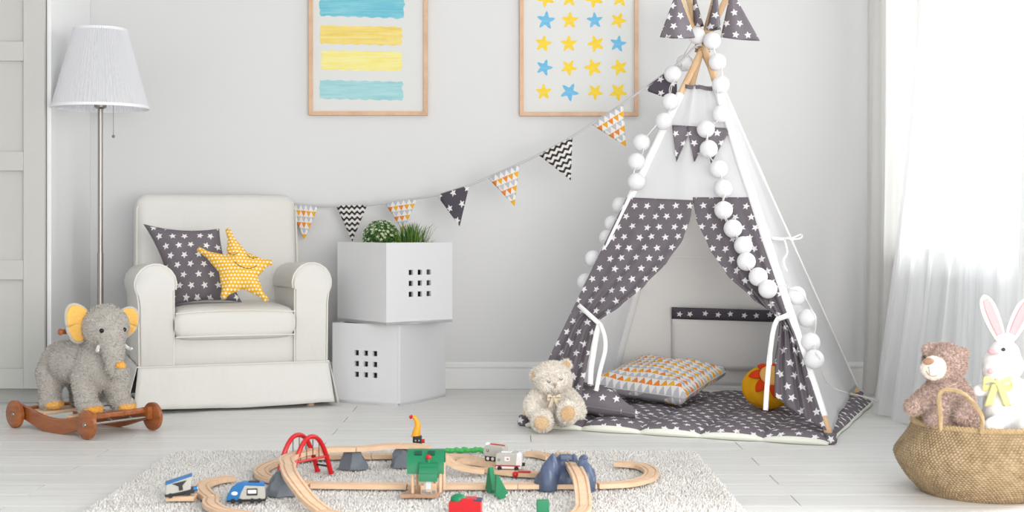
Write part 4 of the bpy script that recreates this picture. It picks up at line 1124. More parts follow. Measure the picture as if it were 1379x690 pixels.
track('curved wooden track at the left end of the loop behind the red bridge', [(418, 650, Z0), (385, 647, Z0), (357, 640, Z0), (352, 631, Z0), (368, 622, Z0), (398, 615.5, Z0)])
track('straight wooden track at the back of the loop behind the grey rocks', [(400, 615, Z0), (440, 612.5, Z0), (500, 612, Z0)])
track('straight wooden track at the back of the loop behind the crane', [(502, 612, Z0), (550, 611.5, Z0), (592, 612, Z0)])
track('wooden siding track leading behind the grey locomotive', [(594, 612, Z0), (625, 614, Z0), (660, 621, Z0), (700, 626, Z0)])
track('short dead-end wooden track beside the siding, left of the white train', [(618, 618.5, Z0+.004), (640, 620, Z0+.004), (664, 624, Z0+.004)])
track('wooden track under the white passenger car', [(655, 629.5, Z0+.0), (690, 634.5, Z0), (728, 636.5, Z0)])
track('wooden track piece behind the blue mountain at the rug edge', [(710, 608.5, Z0), (725, 610, Z0), (742, 614, Z0)])
# raised line
eA = [Vector((-.592, 3.665, ZE)), Vector((-.612, 3.76, ZE+.002)), Vector((-.598, 3.855, ZE)), Vector((-.54, 3.945, .098)), Vector((-.46, 4.0, .092))]
track('raised wooden track passing between the red bridge arches', eA, raw=True)
track('raised wooden track resting on the left grey rock', [Vector((-.458, 4.001, .092)), Vector((-.43, 4.018, .09)), Vector((-.37, 4.04, .093)), Vector((-.325, 4.045, .094))], raw=True)
track('raised wooden track between the grey rocks and the crane', [Vector((-.323, 4.045, .094)), Vector((-.29, 4.04, .094)), Vector((-.265, 4.03, .092)), Vector((-.245, 4.02, .090))], raw=True)
rA = G(600, 617, .085)
track('wooden ramp track coming down right of the green station roof', [(582, 609, .086), (600, 616, .076), (621, 627, .055), (653, 632, Z0+.004)])
track('wooden ramp track descending from the left grey rock toward the camera', [Vector((-.594, 3.662, ZE)), G(393, 640, .096), G(416, 670, .062), G(436, 686, .045)], raw=True)
track('wooden track at the foot of the left ramp, along the bottom edge', [G(437, 687, .0445), G(470, 695, Z0), G(540, 702, Z0)], raw=True)
track('wooden ramp top crossing the blue mountain saddle', [G(757, 609, .088), G(763, 615, .092), G(770, 622.5, .093)], raw=True)
track('wooden ramp track descending from the blue mountain toward the camera', [G(771, 623, .093), G(781, 642, .085), G(785, 664, .06), G(786, 680, .043)], raw=True)
track('wooden track curling left at the foot of the right ramp', [G(786, 681, .0425), G(778, 690, Z0), G(750, 700, Z0)], raw=True)
track('small curved wooden track left of the blue engine', [(312, 641.5, Z0), (290, 645, Z0), (272, 652, Z0), (276, 662, Z0), (284, 667.5, Z0)])
track('curved wooden track in front of the blue engine at the bottom edge', [(285.5, 668.5, Z0), (284, 677, Z0), (298, 685, Z0), (325, 690, Z0), (352, 694, Z0)])
track('short wooden track under the tilted blue carriage', [(226, 667, Z0), (245, 667, Z0), (263, 667, Z0)])

# rocks ----------------------------------------------------------
from mathutils import noise as mnoise
def rock(name, label, loc, prims, mat, seed, amp=.012, voxel=.003, cat='toy rock', smoothing=2):
    t = thing(name, label, cat, loc)
    b_ = MB()
    for c, r in prims: b_.ell(c, r, n=20, m=14)
    me = bpy.data.meshes.new('r'); me.from_pydata([tuple(v) for v in b_.v], [], b_.f)
    o = bpy.data.objects.new('r', me); COL.objects.link(o); md = o.modifiers.new('r', 'REMESH'); md.mode = 'VOXEL'; md.voxel_size = voxel
    md = o.modifiers.new('s', 'SMOOTH'); md.iterations = smoothing
    dg = bpy.context.evaluated_depsgraph_get(); out = bpy.data.meshes.new_from_object(o.evaluated_get(dg)); bpy.data.objects.remove(o)
    for v in out.vertices:
        p = v.co*1.0; q = Vector((p.x*28+seed, p.y*28, p.z*12)); d = mnoise.cell(q)*.5+mnoise.noise(q)*.8+mnoise.noise(q*2.3)*.35
        r_ = Vector((p.x, p.y, 0)); r_ = r_.normalized() if r_.length > 1e-5 else Vector((0, 0, 1)); v.co = p+r_*d*amp
        v.co.z = max(v.co.z, 0)
    out.materials.append(mat); out.name = 'body'; out.shade_smooth(); out.set_sharp_from_angle(angle=radians(38))
    ob = bpy.data.objects.new('body', out); COL.objects.link(ob); ob.parent = t
    MB().box((0, .0, max(c[2]+r[2] for c, r in prims)-.012), (.03, .03, .012)).build('track_socket', mat, t, bevel=.002)
    return t
def crag(label, loc, rx_, ry_, h, seed):
    t = thing('toy_rock', label, 'toy rock', loc); rnd = random.Random(seed); b_ = MB(); n = 11; vs = []; m_ = 7
    for j in range(m_):
        v = j/(m_-1); s_ = 1-.58*v**1.15
        for k in range(n):
            a = 2*pi*k/n+v*.25; q = s_*(1+rnd.uniform(-.13, .13)+.20*sin(a*4+seed+v*1.5)); vs.append((rx_*q*cos(a), ry_*q*sin(a), h*v+(0 if j == 0 else rnd.uniform(-.004, .003) if j < m_-1 else rnd.uniform(-.011, .004))))
    b_.add(vs, [(j*n+k, j*n+(k+1) % n, (j+1)*n+(k+1) % n, (j+1)*n+k) for j in range(m_-1) for k in range(n)]+[tuple(range(n))[::-1], tuple((m_-1)*n+k for k in range(n))])
    b_.build('body', m_rock, t, angle=24, bevel=.001, seg=1); MB().box((0, 0, h-.002), (.026, .026, .007)).build('track_socket', m_rock, t, bevel=.001)
p = G(474, 633, .028); crag('grey plastic rock support under the raised track, left of the two behind the front track', (p.x, p.y+.024, .026), .042, .030, .060, 1)
p = G(541, 630, .028); crag('grey plastic rock support just left of the green station', (p.x, p.y+.024, .026), .039, .030, .060, 5)
p = G(379, 669, .028); crag('dark grey plastic rock support under the ramp below the red bridge', (p.x-.004, p.y+.03, .026), .045, .034, .062, 9)
p = G(763, 662, .028)
rock('toy_mountain', 'blue-grey plastic mountain with a notched tunnel that carries the right ramp', (p.x, p.y+.04, .026),
     [((-.048, -.012, .02), (.028, .032, .060)), ((-.036, -.005, .052), (.021, .024, .046)), ((-.066, .01, .0), (.022, .028, .05)), ((.054, -.012, .02), (.024, .032, .056)), ((.046, -.004, .052), (.019, .022, .042)), ((0, .02, .02), (.04, .03, .04)), ((-.012, .045, .04), (.02, .016, .048)), ((.022, .045, .04), (.016, .016, .048))],
     m_rock_blue, 3, .006, cat='toy mountain', smoothing=3)

# red arch bridge ------------------------------------------------
bx_, by_ = -.582, 3.88; phi = radians(53); ex = Vector((cos(phi), sin(phi), 0)); ey = Vector((sin(phi), -cos(phi), 0))
t = thing('arch_bridge', 'red plastic toy bridge with two arches over the raised track', 'toy bridge', (bx_, by_, .028))
def bp(a, s_, z): return Vector((bx_, by_, 0))+ex*a+ey*s_+Vector((0, 0, z))
for s_ in (-.027, .027):
    pts = []
    for k in range(17):
        u = k/16*2-1; z = .028+.114*(1-abs(u)**2.3); pts.append(bp(u*.078, s_, z))
    a_ = MB().tube(pts, .0068, 8).build('arch', m_red, t, world=True)
    MB().tube([bp(-.066, s_, .078), bp(.068, s_, .080)], .0036, 8).build('side_beam', m_red, t, world=True)
    for q in (-.042, -.018, .006, .03, .05):
        zt = .028+.114*(1-abs(q/.078)**2.3); MB().cyl(bp(q, s_, .08), bp(q, s_, zt), .0012, n=6).build('upright_bar', m_black, t, world=True)
    for q in (-1, 1): MB().box(bp(q*.079, s_, .031), (.014, .014, .007)).build('foot', m_red, t, world=True, bevel=.001)
MB().tube([bp(.07, -.027, .05), bp(.07, .027, .05)], .003, 6).build('cross_bar', m_black, t, world=True)
MB().tube([bp(-.06, -.027, .078), bp(-.06, .027, .078)], .003, 6).build('cross_bar', m_red, t, world=True)

# green station --------------------------------------------------
p = G(566, 671, .028); Ys = p.y+.035
t = thing('toy_station', 'green-roofed wooden toy station straddling the front track', 'toy station', (W(572, 660, Ys).x, Ys, .028)); SX = t.location.x
sc_ = F/Ys
MB().prism([(-.062, -.038), (.035, -.038), (.045, .05), (-.036, .05)], 0, .010).build('platform', wood('walnut_ply', '#a98468', '#bf9b80', (20, 60, 20)), t, bevel=.001, smooth=False)
for x, y in ((-.030, -.022), (-.022, .035), (.048, .035), (.040, .0)): MB().cyl((x, y, .008), (x, y, .080), .0042, n=12).build('post', m_beech, t)
def roof(w0, w1, yc, ry, zc, rz, th=.005):
    b_ = MB(); n = 14; vs = []
    for x in (w0, w1):
        for k in range(n+1): a = pi*k/n; vs.append((x, yc-ry*cos(a), zc+rz*sin(a)))
        for k in range(n+1): a = pi*(n-k)/n; vs.append((x, yc-(ry-th)*cos(a), zc+(rz-th)*sin(a)))
    m_ = 2*(n+1); b_.add(vs, [tuple(range(m_))[::-1], tuple(range(m_, 2*m_))]+[(i, (i+1) % m_, m_+(i+1) % m_, m_+i) for i in range(m_)])
    return b_
r1 = roof(-.044, .052, .010, .046, .062, .058).build('roof', m_green, t, angle=30)
b_ = MB()
for x in (-.016, .018): b_.box((x, -.016, .127), (.018, .010, .008), (radians(38), 0, 0))
for x in (-.016, .018): MB().box((x, -.013, .1125), (.019, .003, .015), (radians(-58), 0, 0)).build('roof_window', plain('dark_green', '#0c4d38', .3), r1)
r2 = roof(-.012, .036, -.030, .026, .046, .046).build('porch_roof', m_green, t, angle=30)
for k in range(6): MB().box((.012, -.030-.0265*cos(pi*(k+1)/7), .046+.0465*sin(pi*(k+1)/7)), (.049, .0015, .0015)).build('roof_rib', m_green, r2)
MB().cyl((.012, -.030, .088), (.012, -.030, .100), .006, n=14).build('chimney', m_green, t)
MB().ell((.012, -.030, .104), .0072).build('chimney_knob', m_red, t)
MB().box((.012, -.024, .033), (.040, .034, .046)).build('hut', wood('station_wood', '#c9a27c', '#dcb994', (30, 30, 60)), t, bevel=.001)
m_stone = plain('printed_stone', '#8d8b8c', .6, bump=(200, .4), vary=.4)
for x, z, a, b2 in ((.0, .017, .012, .010), (.026, .016, .010, .009), (-.003, .036, .007, .006), (.028, .042, .006, .008), (.012, .014, .014, .006)): MB().box((x, -.0412, z), (a, .0008, b2)).build('stone_print', m_stone, t)
w_ = MB().box((.012, -.0415, .034), (.013, .002, .020)).build('hut_window', plain('window_print', '#d4d8dc', .3), t); MB().box((.012, -.0412, .034), (.017, .0012, .024)).build('window_frame', m_grey, w_)

# crane ----------------------------------------------------------
Yc = 4.12
def cr(px, py): return W(px, py, Yc)
c = cr(562, 605)
t = thing('toy_crane', 'yellow toy crane arm on a black base behind the green station', 'toy crane', (c.x, Yc, .028))
MB().box((c.x, Yc, .048), (.034, .034, .04)).build('lower_base', m_grey, t, world=True, bevel=.003)
MB().box((c.x, Yc, .086), (.026, .03, .04)).build('cab', m_black, t, world=True, bevel=.003)
MB().cyl((c.x+.013, Yc, .09), (c.x+.022, Yc, .09), .006).build('winch_knob', m_red, t, world=True)
for dx in (-.004, .006): MB().cyl((c.x+dx, Yc-.0155, .094), (c.x+dx, Yc-.0175, .094), .0022, n=8).build('bolt', m_grey, t, world=True)
arm_ = catmull([cr(559, 590), cr(561.5, 580), cr(562.5, 572), cr(560, 565), cr(556, 561)], 5)
MB().tube(arm_, [.013-.008*(i/(len(arm_)-1)) for i in range(len(arm_))], 12).build('arm', m_yellow, t, world=True)
MB().cyl(cr(556, 561), cr(551.5, 563), .0052, n=12).build('hook', m_red, t, world=True)

# trains ---------------------------------------------------------
def wheels(t, xs, y, r=.0065, mat=None):
    for x in xs:
        for s_ in (-1, 1): MB().cyl((x, s_*y, r), (x, s_*(y-.004), r), r, n=14).build('wheel', mat or m_black, t)
def profile_body(name, poly, half, mat, parent, bevel=.003, label=None):
    M_ = Matrix(((1, 0, 0, 0), (0, 0, -1, 0), (0, 1, 0, 0), (0, 0, 0, 1)))
    return MB().prism(poly, -half, half, M_).build(name, mat, parent, bevel=bevel, seg=3, label=label)
# blue engine
p = G(330, 678, .028)
t = thing('toy_engine', 'blue and grey battery toy locomotive on the rug below the left track', 'toy train', (p.x-.002, p.y+.016, .027), radians(6))
profile_body('body', [(-.042, .008), (.050, .008), (.050, .043), (.044, .048), (-.005, .050), (-.020, .046), (-.034, .034), (-.043, .018)], .016, m_grey, t)
profile_body('nose', [(-.046, .007), (-.015, .007), (-.008, .028), (.004, .051), (-.008, .0515), (-.022, .048), (-.037, .035), (-.046, .018)], .0168, m_blue, t)
profile_body('roof_trim', [(-.010, .045), (.049, .042), (.049, .048), (.044, .051), (-.008, .053)], .0165, m_blue, t, .002)
MB().box((.022, 0, .0525), (.026, .018, .004)).build('roof_vent', m_black, t, bevel=.001)
MB().box((.018, -.0172, .029), (.027, .002, .018)).build('side_panel', m_glassy, t, bevel=.001); MB().box((.018, -.0184, .030), (.021, .001, .009)).build('side_button', m_train_white, t)
MB().ell((-.026, -.0172, .026), (.008, .0012, .005)).build('cab_window', m_train_white, t)
profile_body('chassis', [(-.046, .004), (.052, .004), (.052, .0115), (-.046, .0115)], .0162, m_black, t, .001); wheels(t, (-.03, -.012, .018, .036), .017)
# tilted carriage
p = G(243, 668, Z0)
t = thing('toy_carriage', 'blue and grey toy carriage tilted on the short track at the rug\'s left', 'toy train', (p.x, p.y, Z0), radians(12))
t.rotation_euler = (0, radians(-6), radians(14)); 
profile_body('body', [(-.037, .010), (.026, .010), (.034, .050), (-.033, .036)], .016, m_grey, t)
profile_body('roof', [(-.034, .034), (.034, .047), (.035, .052), (-.034, .0395)], .0165, m_blue, t, .002)
profile_body('chassis', [(-.038, .004), (.036, .004), (.034, .017), (-.038, .010)], .0163, m_black, t, .002)
MB().prism([(-.018, .036), (.020, .040), (.008, .028), (.008, .016), (-.002, .016), (-.002, .027)], .0162, .0172, Matrix(((1, 0, 0, 0), (0, 0, -1, 0), (0, 1, 0, 0), (0, 0, 0, 1)))).build('dark_emblem', m_glassy, t, smooth=False)
MB().cyl((.034, -.008, .014), (.044, -.008, .014), .007).build('coupling', m_blue, t); MB().cyl((.044, -.008, .014), (.0455, -.008, .014), .0045).build('magnet', m_train_white, t); wheels(t, (-.024, .02), .017)
# white trains
p = G(687, 633, Z0)
t = thing('toy_carriage', 'white toy passenger car with a red stripe and small red emblem', 'toy train', (p.x-.004, p.y+.012, Z0-.002), radians(-8))
profile_body('body', [(-.036, .010), (.036, .010), (.036, .044), (.031, .049), (-.031, .049), (-.036, .043)], .016, m_grey, t, .003)
profile_body('front_cap', [(.020, .012), (.0385, .012), (.0385, .043), (.033, .0495), (.024, .0495)], .0163, m_train_white, t, .003)
profile_body('stripe', [(-.036, .012), (.034, .012), (.034, .0155), (-.036, .0155)], .0166, m_red, t, .0005)
MB().box((-.002, -.0164, .033), (.015, .001, .012)).build('emblem_panel', m_train_white, t); MB().prism([(-.005, .033), (-.001, .0355), (.003, .033), (.002, .031), (-.003, .0315)], .0168, .0173, Matrix(((1, 0, 0, 0), (0, 0, -1, 0), (0, 1, 0, 0), (0, 0, 0, 1)))).build('red_emblem', m_red, t, smooth=False)
MB().cyl((-.026, -.0165, .030), (-.026, -.0171, .030), .0045, n=16).build('round_mark', plain('mark_grey', '#8f8d8c', .5), t)
MB().box((-.006, 0, .0505), (.03, .016, .003)).build('roof_button', m_train_white, t, bevel=.001)
profile_body('chassis', [(-.034, .005), (.036, .005), (.036, .012), (-.034, .012)], .0155, m_train_white, t, .001); wheels(t, (-.024, .024), .017); MB().cyl((.037, 0, .016), (.046, 0, .016), .005).build('coupling', m_black, t)
p = G(668, 624, Z0)
t = thing('toy_engine', 'grey toy locomotive with a red roof line behind the white passenger car', 'toy train', (p.x-.002, p.y+.02, Z0-.002), radians(-28))
profile_body('body', [(-.030, .018), (-.034, .03), (-.030, .045), (-.016, .054), (.034, .052), (.036, .016)], .016, m_grey, t, .004)
profile_body('chassis', [(-.026, .006), (.034, .006), (.034, .020), (-.028, .020)], .0155, m_black, t, .001)
for x in (-.016, .0): MB().cyl((x, -.017, .013), (x, -.0175, .013), .005, n=12).build('side_rod', m_train_white, t)
MB().tube([(-.012, -.008, .0555), (.02, -.008, .0545), (.036, -.008, .053)], .0016, 6).build('roof_line', m_red, t); wheels(t, (-.018, .018), .017)
MB().tube([(-.020, -.0165, .040), (-.020, -.0165, .034), (-.017, -.0165, .032), (-.014, -.0165, .034), (-.014, -.0165, .040)], .0009, 5).build('side_mark', m_glassy, t)
MB().ell((-.026, .0, .052), (.009, .012, .006)).build('nose_cap', m_train_white, t)
p = G(706, 635, Z0+.004); MBx = MB().box((0, 0, .002), (.036, .014, .004), (0, 0, radians(-4))).build('toy_ramp', m_red, None, bevel=.001); MBx.location = (p.x, p.y, Z0+.0005); MBx['label'] = 'flat red rerailing plate on the track right of the white car'; MBx['category'] = 'toy part'
p = G(694, 641, .032); o = MB().ell((0, 0, .0075), .0085).build('toy_ball', m_red, None); o.location = (p.x, p.y, .028); o['label'] = 'small red toy ball in front of the white passenger car'; o['category'] = 'toy ball'
# red truck
p = G(627, 700, .028)
t = thing('toy_truck', 'red toy wagon with a green load at the bottom edge of the rug', 'toy train', (p.x, p.y+.02, .027), radians(-6))
profile_body('body', [(-.040, .008), (.038, .008), (.038, .043), (.026, .045), (.026, .050), (-.008, .050), (-.012, .042), (-.040, .041)], .017, m_red, t, .002)
profile_body('roof_edge', [(.020, .049), (.040, .047), (.040, .043), (.02, .044)], .0175, plain('navy_plastic', '#2f3a5c', .4), t, .001)
b_ = MB(); b_.ell((-.018, 0, .044), (.020, .014, .015)); b_.build('green_load', m_green, t)
wheels(t, (-.024, .024), .018)
p = G(731, 700, .03); o = MB().box((0, 0, .026), (.030, .016, .05)).build('toy_block', m_green, None, bevel=.002); o.location = (p.x, p.y, .026); o.rotation_euler = (0, 0, .1); o['label'] = 'green toy block cut by the bottom edge, left of the right ramp'; o['category'] = 'toy block'
# trees
def tree(label, px, py, h, wd, ry, rz):
    p = G(px, py, .028); t_ = thing('toy_tree', label, 'toy tree', (p.x, p.y, .027), rz); t_.rotation_euler = (0, ry, rz)
    poly = [(-wd*.28, 0), (wd*.28, 0), (wd*.28, h*.12), (wd*.5, h*.14)]
    n = 5
    for k in range(n): a = h*(.14+.8*k/n); b2 = wd*.5*(1-k/n*.82); poly += [(b2, a+h*.02), (b2*.84, a+h*.13)]
    poly += [(wd*.06, h), (-wd*.06, h)]
    for k in range(n-1, -1, -1): a = h*(.14+.8*k/n); b2 = wd*.5*(1-k/n*.82); poly += [(-b2*.84, a+h*.13), (-b2, a+h*.02)]
    poly += [(-wd*.5, h*.14), (-wd*.28, h*.12)]
    profile_body('crown', poly, .007, m_green, t_, .001)
tree('green flat toy tree standing left of the other, in front of the track', 661, 664, .068, .034, 0, radians(-55))
tree('green flat toy tree leaning left, right of the standing one', 676, 671, .062, .036, radians(-13), radians(18))
# green hedge strip
t = thing('toy_hedge', 'low green toy hedge strip at the back of the railway beside the crane', 'toy hedge', (G(625, 609, .04).x, 4.29, .028))
b_ = MB(); rnd = random.Random(3)
for k in range(16):
    x = -.055+.11*k/15; b_.ell((x, rnd.uniform(-.003, .003), .006+rnd.uniform(-.001, .003)), (rnd.uniform(.006, .010), .007, rnd.uniform(.006, .010)), n=10, m=7)
blob('hedge_body', b_, .0018, plain('bright_green', '#3fae58', .5), t, 1)
# ================================================================ PLUSH TOYS
def taper(b_, pts, rs, n=12, sub=5):
    P = catmull(pts, sub); m = len(P)-1; R_ = []
    for i in range(m+1):
        f = i/m*(len(rs)-1); k = min(int(f), len(rs)-2); R_.append(rs[k]+(rs[k+1]-rs[k])*(f-k))
    b_.tube(P, R_, n); b_.ell(P[0], R_[0]*.995, n=12, m=8); b_.ell(P[-1], R_[-1]*.995, n=12, m=8)
# elephant rider on wooden cart ----------------------------------
EL = (-1.541, 4.975); eyaw = radians(-38.3)
t = thing('elephant_cart', 'wooden four-wheeled pull cart with curved side rails under the plush elephant', 'toy cart', (EL[0], EL[1], 0), eyaw)
for s_ in (-1, 1):
    def rail(u, v, s_=s_):
        x = -.232+.464*u; zc = .060-.030*sin(pi*u)**1.2+.006*cos(2*pi*u); hh = .022+.006*sin(pi*u); a = 2*pi*v
        cy, cz = (1 if cos(a) > 0 else -1)*abs(cos(a))**.25, (1 if sin(a) > 0 else -1)*abs(sin(a))**.25
        return (x, s_*.116+.009*cy, zc+hh*cz)
    q = MB().grid(rail, 30, 24, False); n_ = 31
    q.f += [tuple(j*n_ for j in range(24)), tuple(j*n_+30 for j in range(24))]
    q.build('side_rail', m_dkwood, t, angle=50)
for x, y in ((-.218, -.137), (.218, -.137), (-.218, .137), (.218, .137)):
    s_ = 1 if y > 0 else -1
    wq = MB().lathe([(0, -.010), (.044, -.010), (.050, -.006), (.050, .006), (.044, .010), (0, .010)], (x, y, .0505), 36, (pi/2, 0, 0)).build('wheel', m_dkwood, t)
    MB().lathe([(0, -.0125), (.007, -.0125), (.009, -.010), (.009, .010), (.007, .0125), (0, .0125)], (x, y, .0505), 16, (pi/2, 0, 0)).build('axle_cap', m_steel, wq)
for x in (-.218, .218): MB().cyl((x, -.137, .0505), (x, .137, .0505), .005, n=12).build('axle', m_steel, t)
for x, z in ((-.12, .062), (.105, .062)):
    MB().box((x, 0, z), (.095, .222, .012)).build('platform_board', m_beech, t, bevel=.003)
for x, z in ((-.195, .068), (.195, .072)): MB().box((x, 0, z), (.030, .222, .018)).build('cross_board', m_dkwood, t, bevel=.004)
for y in (-.05, .05):
    MB().cyl((.15, y, .078), (.222, y*.8, .056), .004, n=10).build('steel_rod', m_steel, t)
    MB().box((.16, y, .070), (.022, .016, .012)).build('strap', plain('brown_leather', '#5a3320', .6), t, bevel=.002)
m_ele = plush('elephant_plush', '#b4aea7', '#cdc8c1', 160, .003); m_ear = plush('yellow_plush_ear', '#eeb048', '#f6c876', 120, .003)
t = thing('plush_elephant', 'grey plush elephant with yellow ear linings and feet, standing on the wooden cart', 'plush toy', (EL[0], EL[1], .0685), eyaw)
z_ = -.0685
b_ = MB()
b_.ell((-.035, 0, .240+z_), (.150, .096, .078), n=28, m=20); b_.ell((.085, 0, .235+z_), (.075, .082, .088), n=24, m=18); b_.ell((-.12, 0, .228+z_), (.075, .090, .084), n=20, m=14)
for x, y in ((-.128, -.052), (-.105, .058), (.082, -.048), (.115, .062)):
    dx = .02 if x > 0 else .0
    taper(b_, [(x-.01, y*.9, .20+z_), (x, y, .13+z_), (x+dx, y*1.05, .092+z_)], [.052, .039, .039])
    b_.ell((x+dx+.010, y*1.05, .094+z_), (.046, .042, .026))
def HR(p, k=1.0):
    v = Vector(p)-Vector((.10, 0, 0)); a = radians(-14); return Vector((.10+v.x*cos(a)-v.y*sin(a), v.x*sin(a)+v.y*cos(a), v.z-.010))
b_.ell(HR((.150, 0, .385+z_)), (.083, .080, .080), (0, 0, radians(-14)), n=28, m=20); b_.ell((.12, 0, .33+z_), (.07, .066, .07))
b_.ell(HR((.185, 0, .362+z_)), (.058, .056, .058), (0, 0, radians(-14)))
taper(b_, [HR(q_) for q_ in [(.195, 0, .350+z_), (.220, 0, .308+z_), (.228, 0, .272+z_), (.236, 0, .245+z_), (.254, .004, .232+z_), (.270, .006, .250+z_)]], [.050, .040, .032, .027, .022, .017])
taper(b_, [(-.18, 0, .25+z_), (-.20, 0, .22+z_), (-.205, 0, .18+z_)], [.012, .009, .008])
blob('body', b_, .0042, m_ele, t, 8, fur=(26000, .0055, .0036, 1.3))
for x, y in ((-.128, -.055), (-.105, .061), (.102, -.051), (.135, .065)):
    q = MB(); q.ell((x+.034, y-.001, .088+z_), (.026, .034, .017), n=20, m=12); blob('foot_pad', q, .003, m_ear, t, 2, fur=(1400, .004, .003, 1.2), label='yellow plush toe patch')
q = MB(); q.ell(HR((.274, .006, .258+z_)), (.015, .016, .013)); blob('trunk_tip', q, .0025, m_ear, t, 1, fur=(500, .0035, .003, 1.2), label='yellow trunk tip')
def ear(s_, c, sx, sz, yawd, roll):
    R_ = Euler((roll, 0, yawd)).to_matrix()
    def sh_(u, v, off, k=1.0):
        a = 2*pi*u; r = v*k; y = s_*(sx*r*cos(a)+sx*.55); z = sz*r*sin(a)*(1+.12*cos(a)); x = off-.03*(r**2)*.4+.022*(cos(a)*r)**2
        return Vector(c)+R_@Vector((x, y, z))
    o = MB().grid(lambda u, v: sh_(u, v, 0), 32, 10).build('ear', m_ele, t, solid=.012, angle=180)
    MB().grid(lambda u, v: sh_(u, v, .0075, .90), 32, 10).build('ear_lining', m_ear, o, solid=.005, angle=180)
ear(-1, HR((.118, -.060, .408+z_)), .052, .072, radians(-6), radians(14)); ear(1, HR((.128, .058, .408+z_)), .044, .058, radians(-30), radians(-24))
def onhead(y, z, r=.0):
    return Vector((.232-.9*abs(y), y, z+z_))
def BOXP(p): return HR(p)
for y in (-.040, .040):
    c = HR((.2215, y, .378+z_)); e_ = MB().ell(c-Vector((.002+.0, 0, 0)), (.0085, .0085, .0085)).build('eye', plain('black_glass', '#0b0a0c', .08), t)
for y in (-.046, .046): 
    q = MB(); taper(q, [HR((.205, y, .322+z_)), HR((.222, y*1.25, .310+z_)), HR((.238, y*1.3, .312+z_))], [.007, .0065, .004]); q.build('tusk', plain('tusk_felt', '#e9e6e1', .9), t)
MB().cyl((.075, -.145, .362+z_), (.075, .145, .362+z_), .0095, n=16).build('handle_bar', m_dkwood, t); 
for y in (-.145, .145): MB().ell((.075, y, .362+z_), (.012, .008, .012)).build('handle_knob', m_dkwood, t)

# cream bear -----------------------------------------------------
m_cb = plush('cream_bear_plush', '#eadfd0', '#faf6f0', 100, .005); m_pad = plush('tan_pad_plush', '#e0c096', '#ecd3ae', 150, .002)
bp_ = W(745, 560, 4.975)
t = thing('teddy_bear', 'cream fluffy teddy bear with tan foot pads, sitting at the left tipi corner', 'plush toy', (bp_.x, 4.975, .036))
def CBp(px, py, Y): p = W(px, py, Y); return Vector((p.x-bp_.x, p.y-4.975, p.z-.036))
b_ = MB()
b_.ell(CBp(746, 551, 4.975), (.060, .050, .062), n=24, m=16); b_.ell(CBp(745, 533, 4.975), (.046, .042, .045))
b_.ell(CBp(744, 511, 4.965), (.068, .060, .062), (0, radians(10), 0), n=28, m=20); b_.ell(CBp(749, 518, 4.915), (.030, .026, .024)); b_.ell(CBp(737, 517, 4.93), (.034, .034, .032)); b_.ell(CBp(757, 514, 4.94), (.030, .034, .032))
taper(b_, [CBp(727, 532, 4.97), CBp(716, 545, 4.93), CBp(722, 560, 4.90)], [.027, .026, .024]); taper(b_, [CBp(765, 532, 4.97), CBp(776, 545, 4.93), CBp(780, 556, 4.90)], [.026, .025, .022])
taper(b_, [CBp(734, 566, 4.97), CBp(731, 567, 4.91), CBp(730, 568.5, 4.875)], [.036, .034, .036]); taper(b_, [CBp(757, 562, 4.97), CBp(763, 559, 4.90), CBp(765, 556.5, 4.862)], [.036, .034, .036])
b_.ell(CBp(730, 566, 4.865), (.037, .018, .036)); b_.ell(CBp(765, 554, 4.85), (.036, .018, .038))
for p_, r in ((CBp(722, 507, 4.975), (.021, .012, .030)), (CBp(762, 492, 4.98), (.022, .012, .020))): b_.ell(p_, r, (0, radians(-10), 0))
blob('body', b_, .0042, m_cb, t, 6, fur=(24000, .0085, .0032, 1.3))
for px, py, Y, rr_ in ((729.5, 570, 4.843, (.025, .009, .024)), (765, 557.5, 4.829, (.024, .009, .026))):
    q = MB(); q.ell(CBp(px, py, Y), rr_, n=24, m=14); blob('foot_pad', q, .0025, m_pad, t, 2, fur=(1500, .0035, .0028, 1.2), label='tan foot pad')
q = MB(); q.ell(CBp(720.5, 509, 4.962), (.013, .007, .024), (0, radians(-10), 0)); blob('ear_lining', q, .0025, m_pad, t, 2, fur=(900, .003, .0025, 1.2), label='tan ear lining')
q = MB(); q.ell(CBp(763, 491, 4.966), (.013, .006, .012)); blob('ear_lining', q, .0025, m_pad, t, 2, fur=(500, .003, .0025, 1.2), label='tan ear lining')
m_bthread = plain('bear_thread', '#4a3d34', .8)
MB().ell(CBp(747.5, 517.5, 4.884), (.0075, .004, .005)).build('nose', plain('nose_thread', '#b9a08a', .8), t)
MB().tube([CBp(747.5, 519, 4.882), CBp(747.3, 523, 4.884)], .001, 6).build('mouth', m_bthread, t)
for a_ in ([CBp(753.5, 510, 4.899), CBp(755.5, 512, 4.899), CBp(757.5, 510.5, 4.902)], [CBp(737, 513.5, 4.892), CBp(739, 515.5, 4.892), CBp(741.2, 514.2, 4.892)]): MB().tube(catmull(a_, 4), .0013, 6).build('eye', m_bthread, t)
m_bow = white_cloth('organza_bow', '#f6ead2', .3, (60, .3, .002))
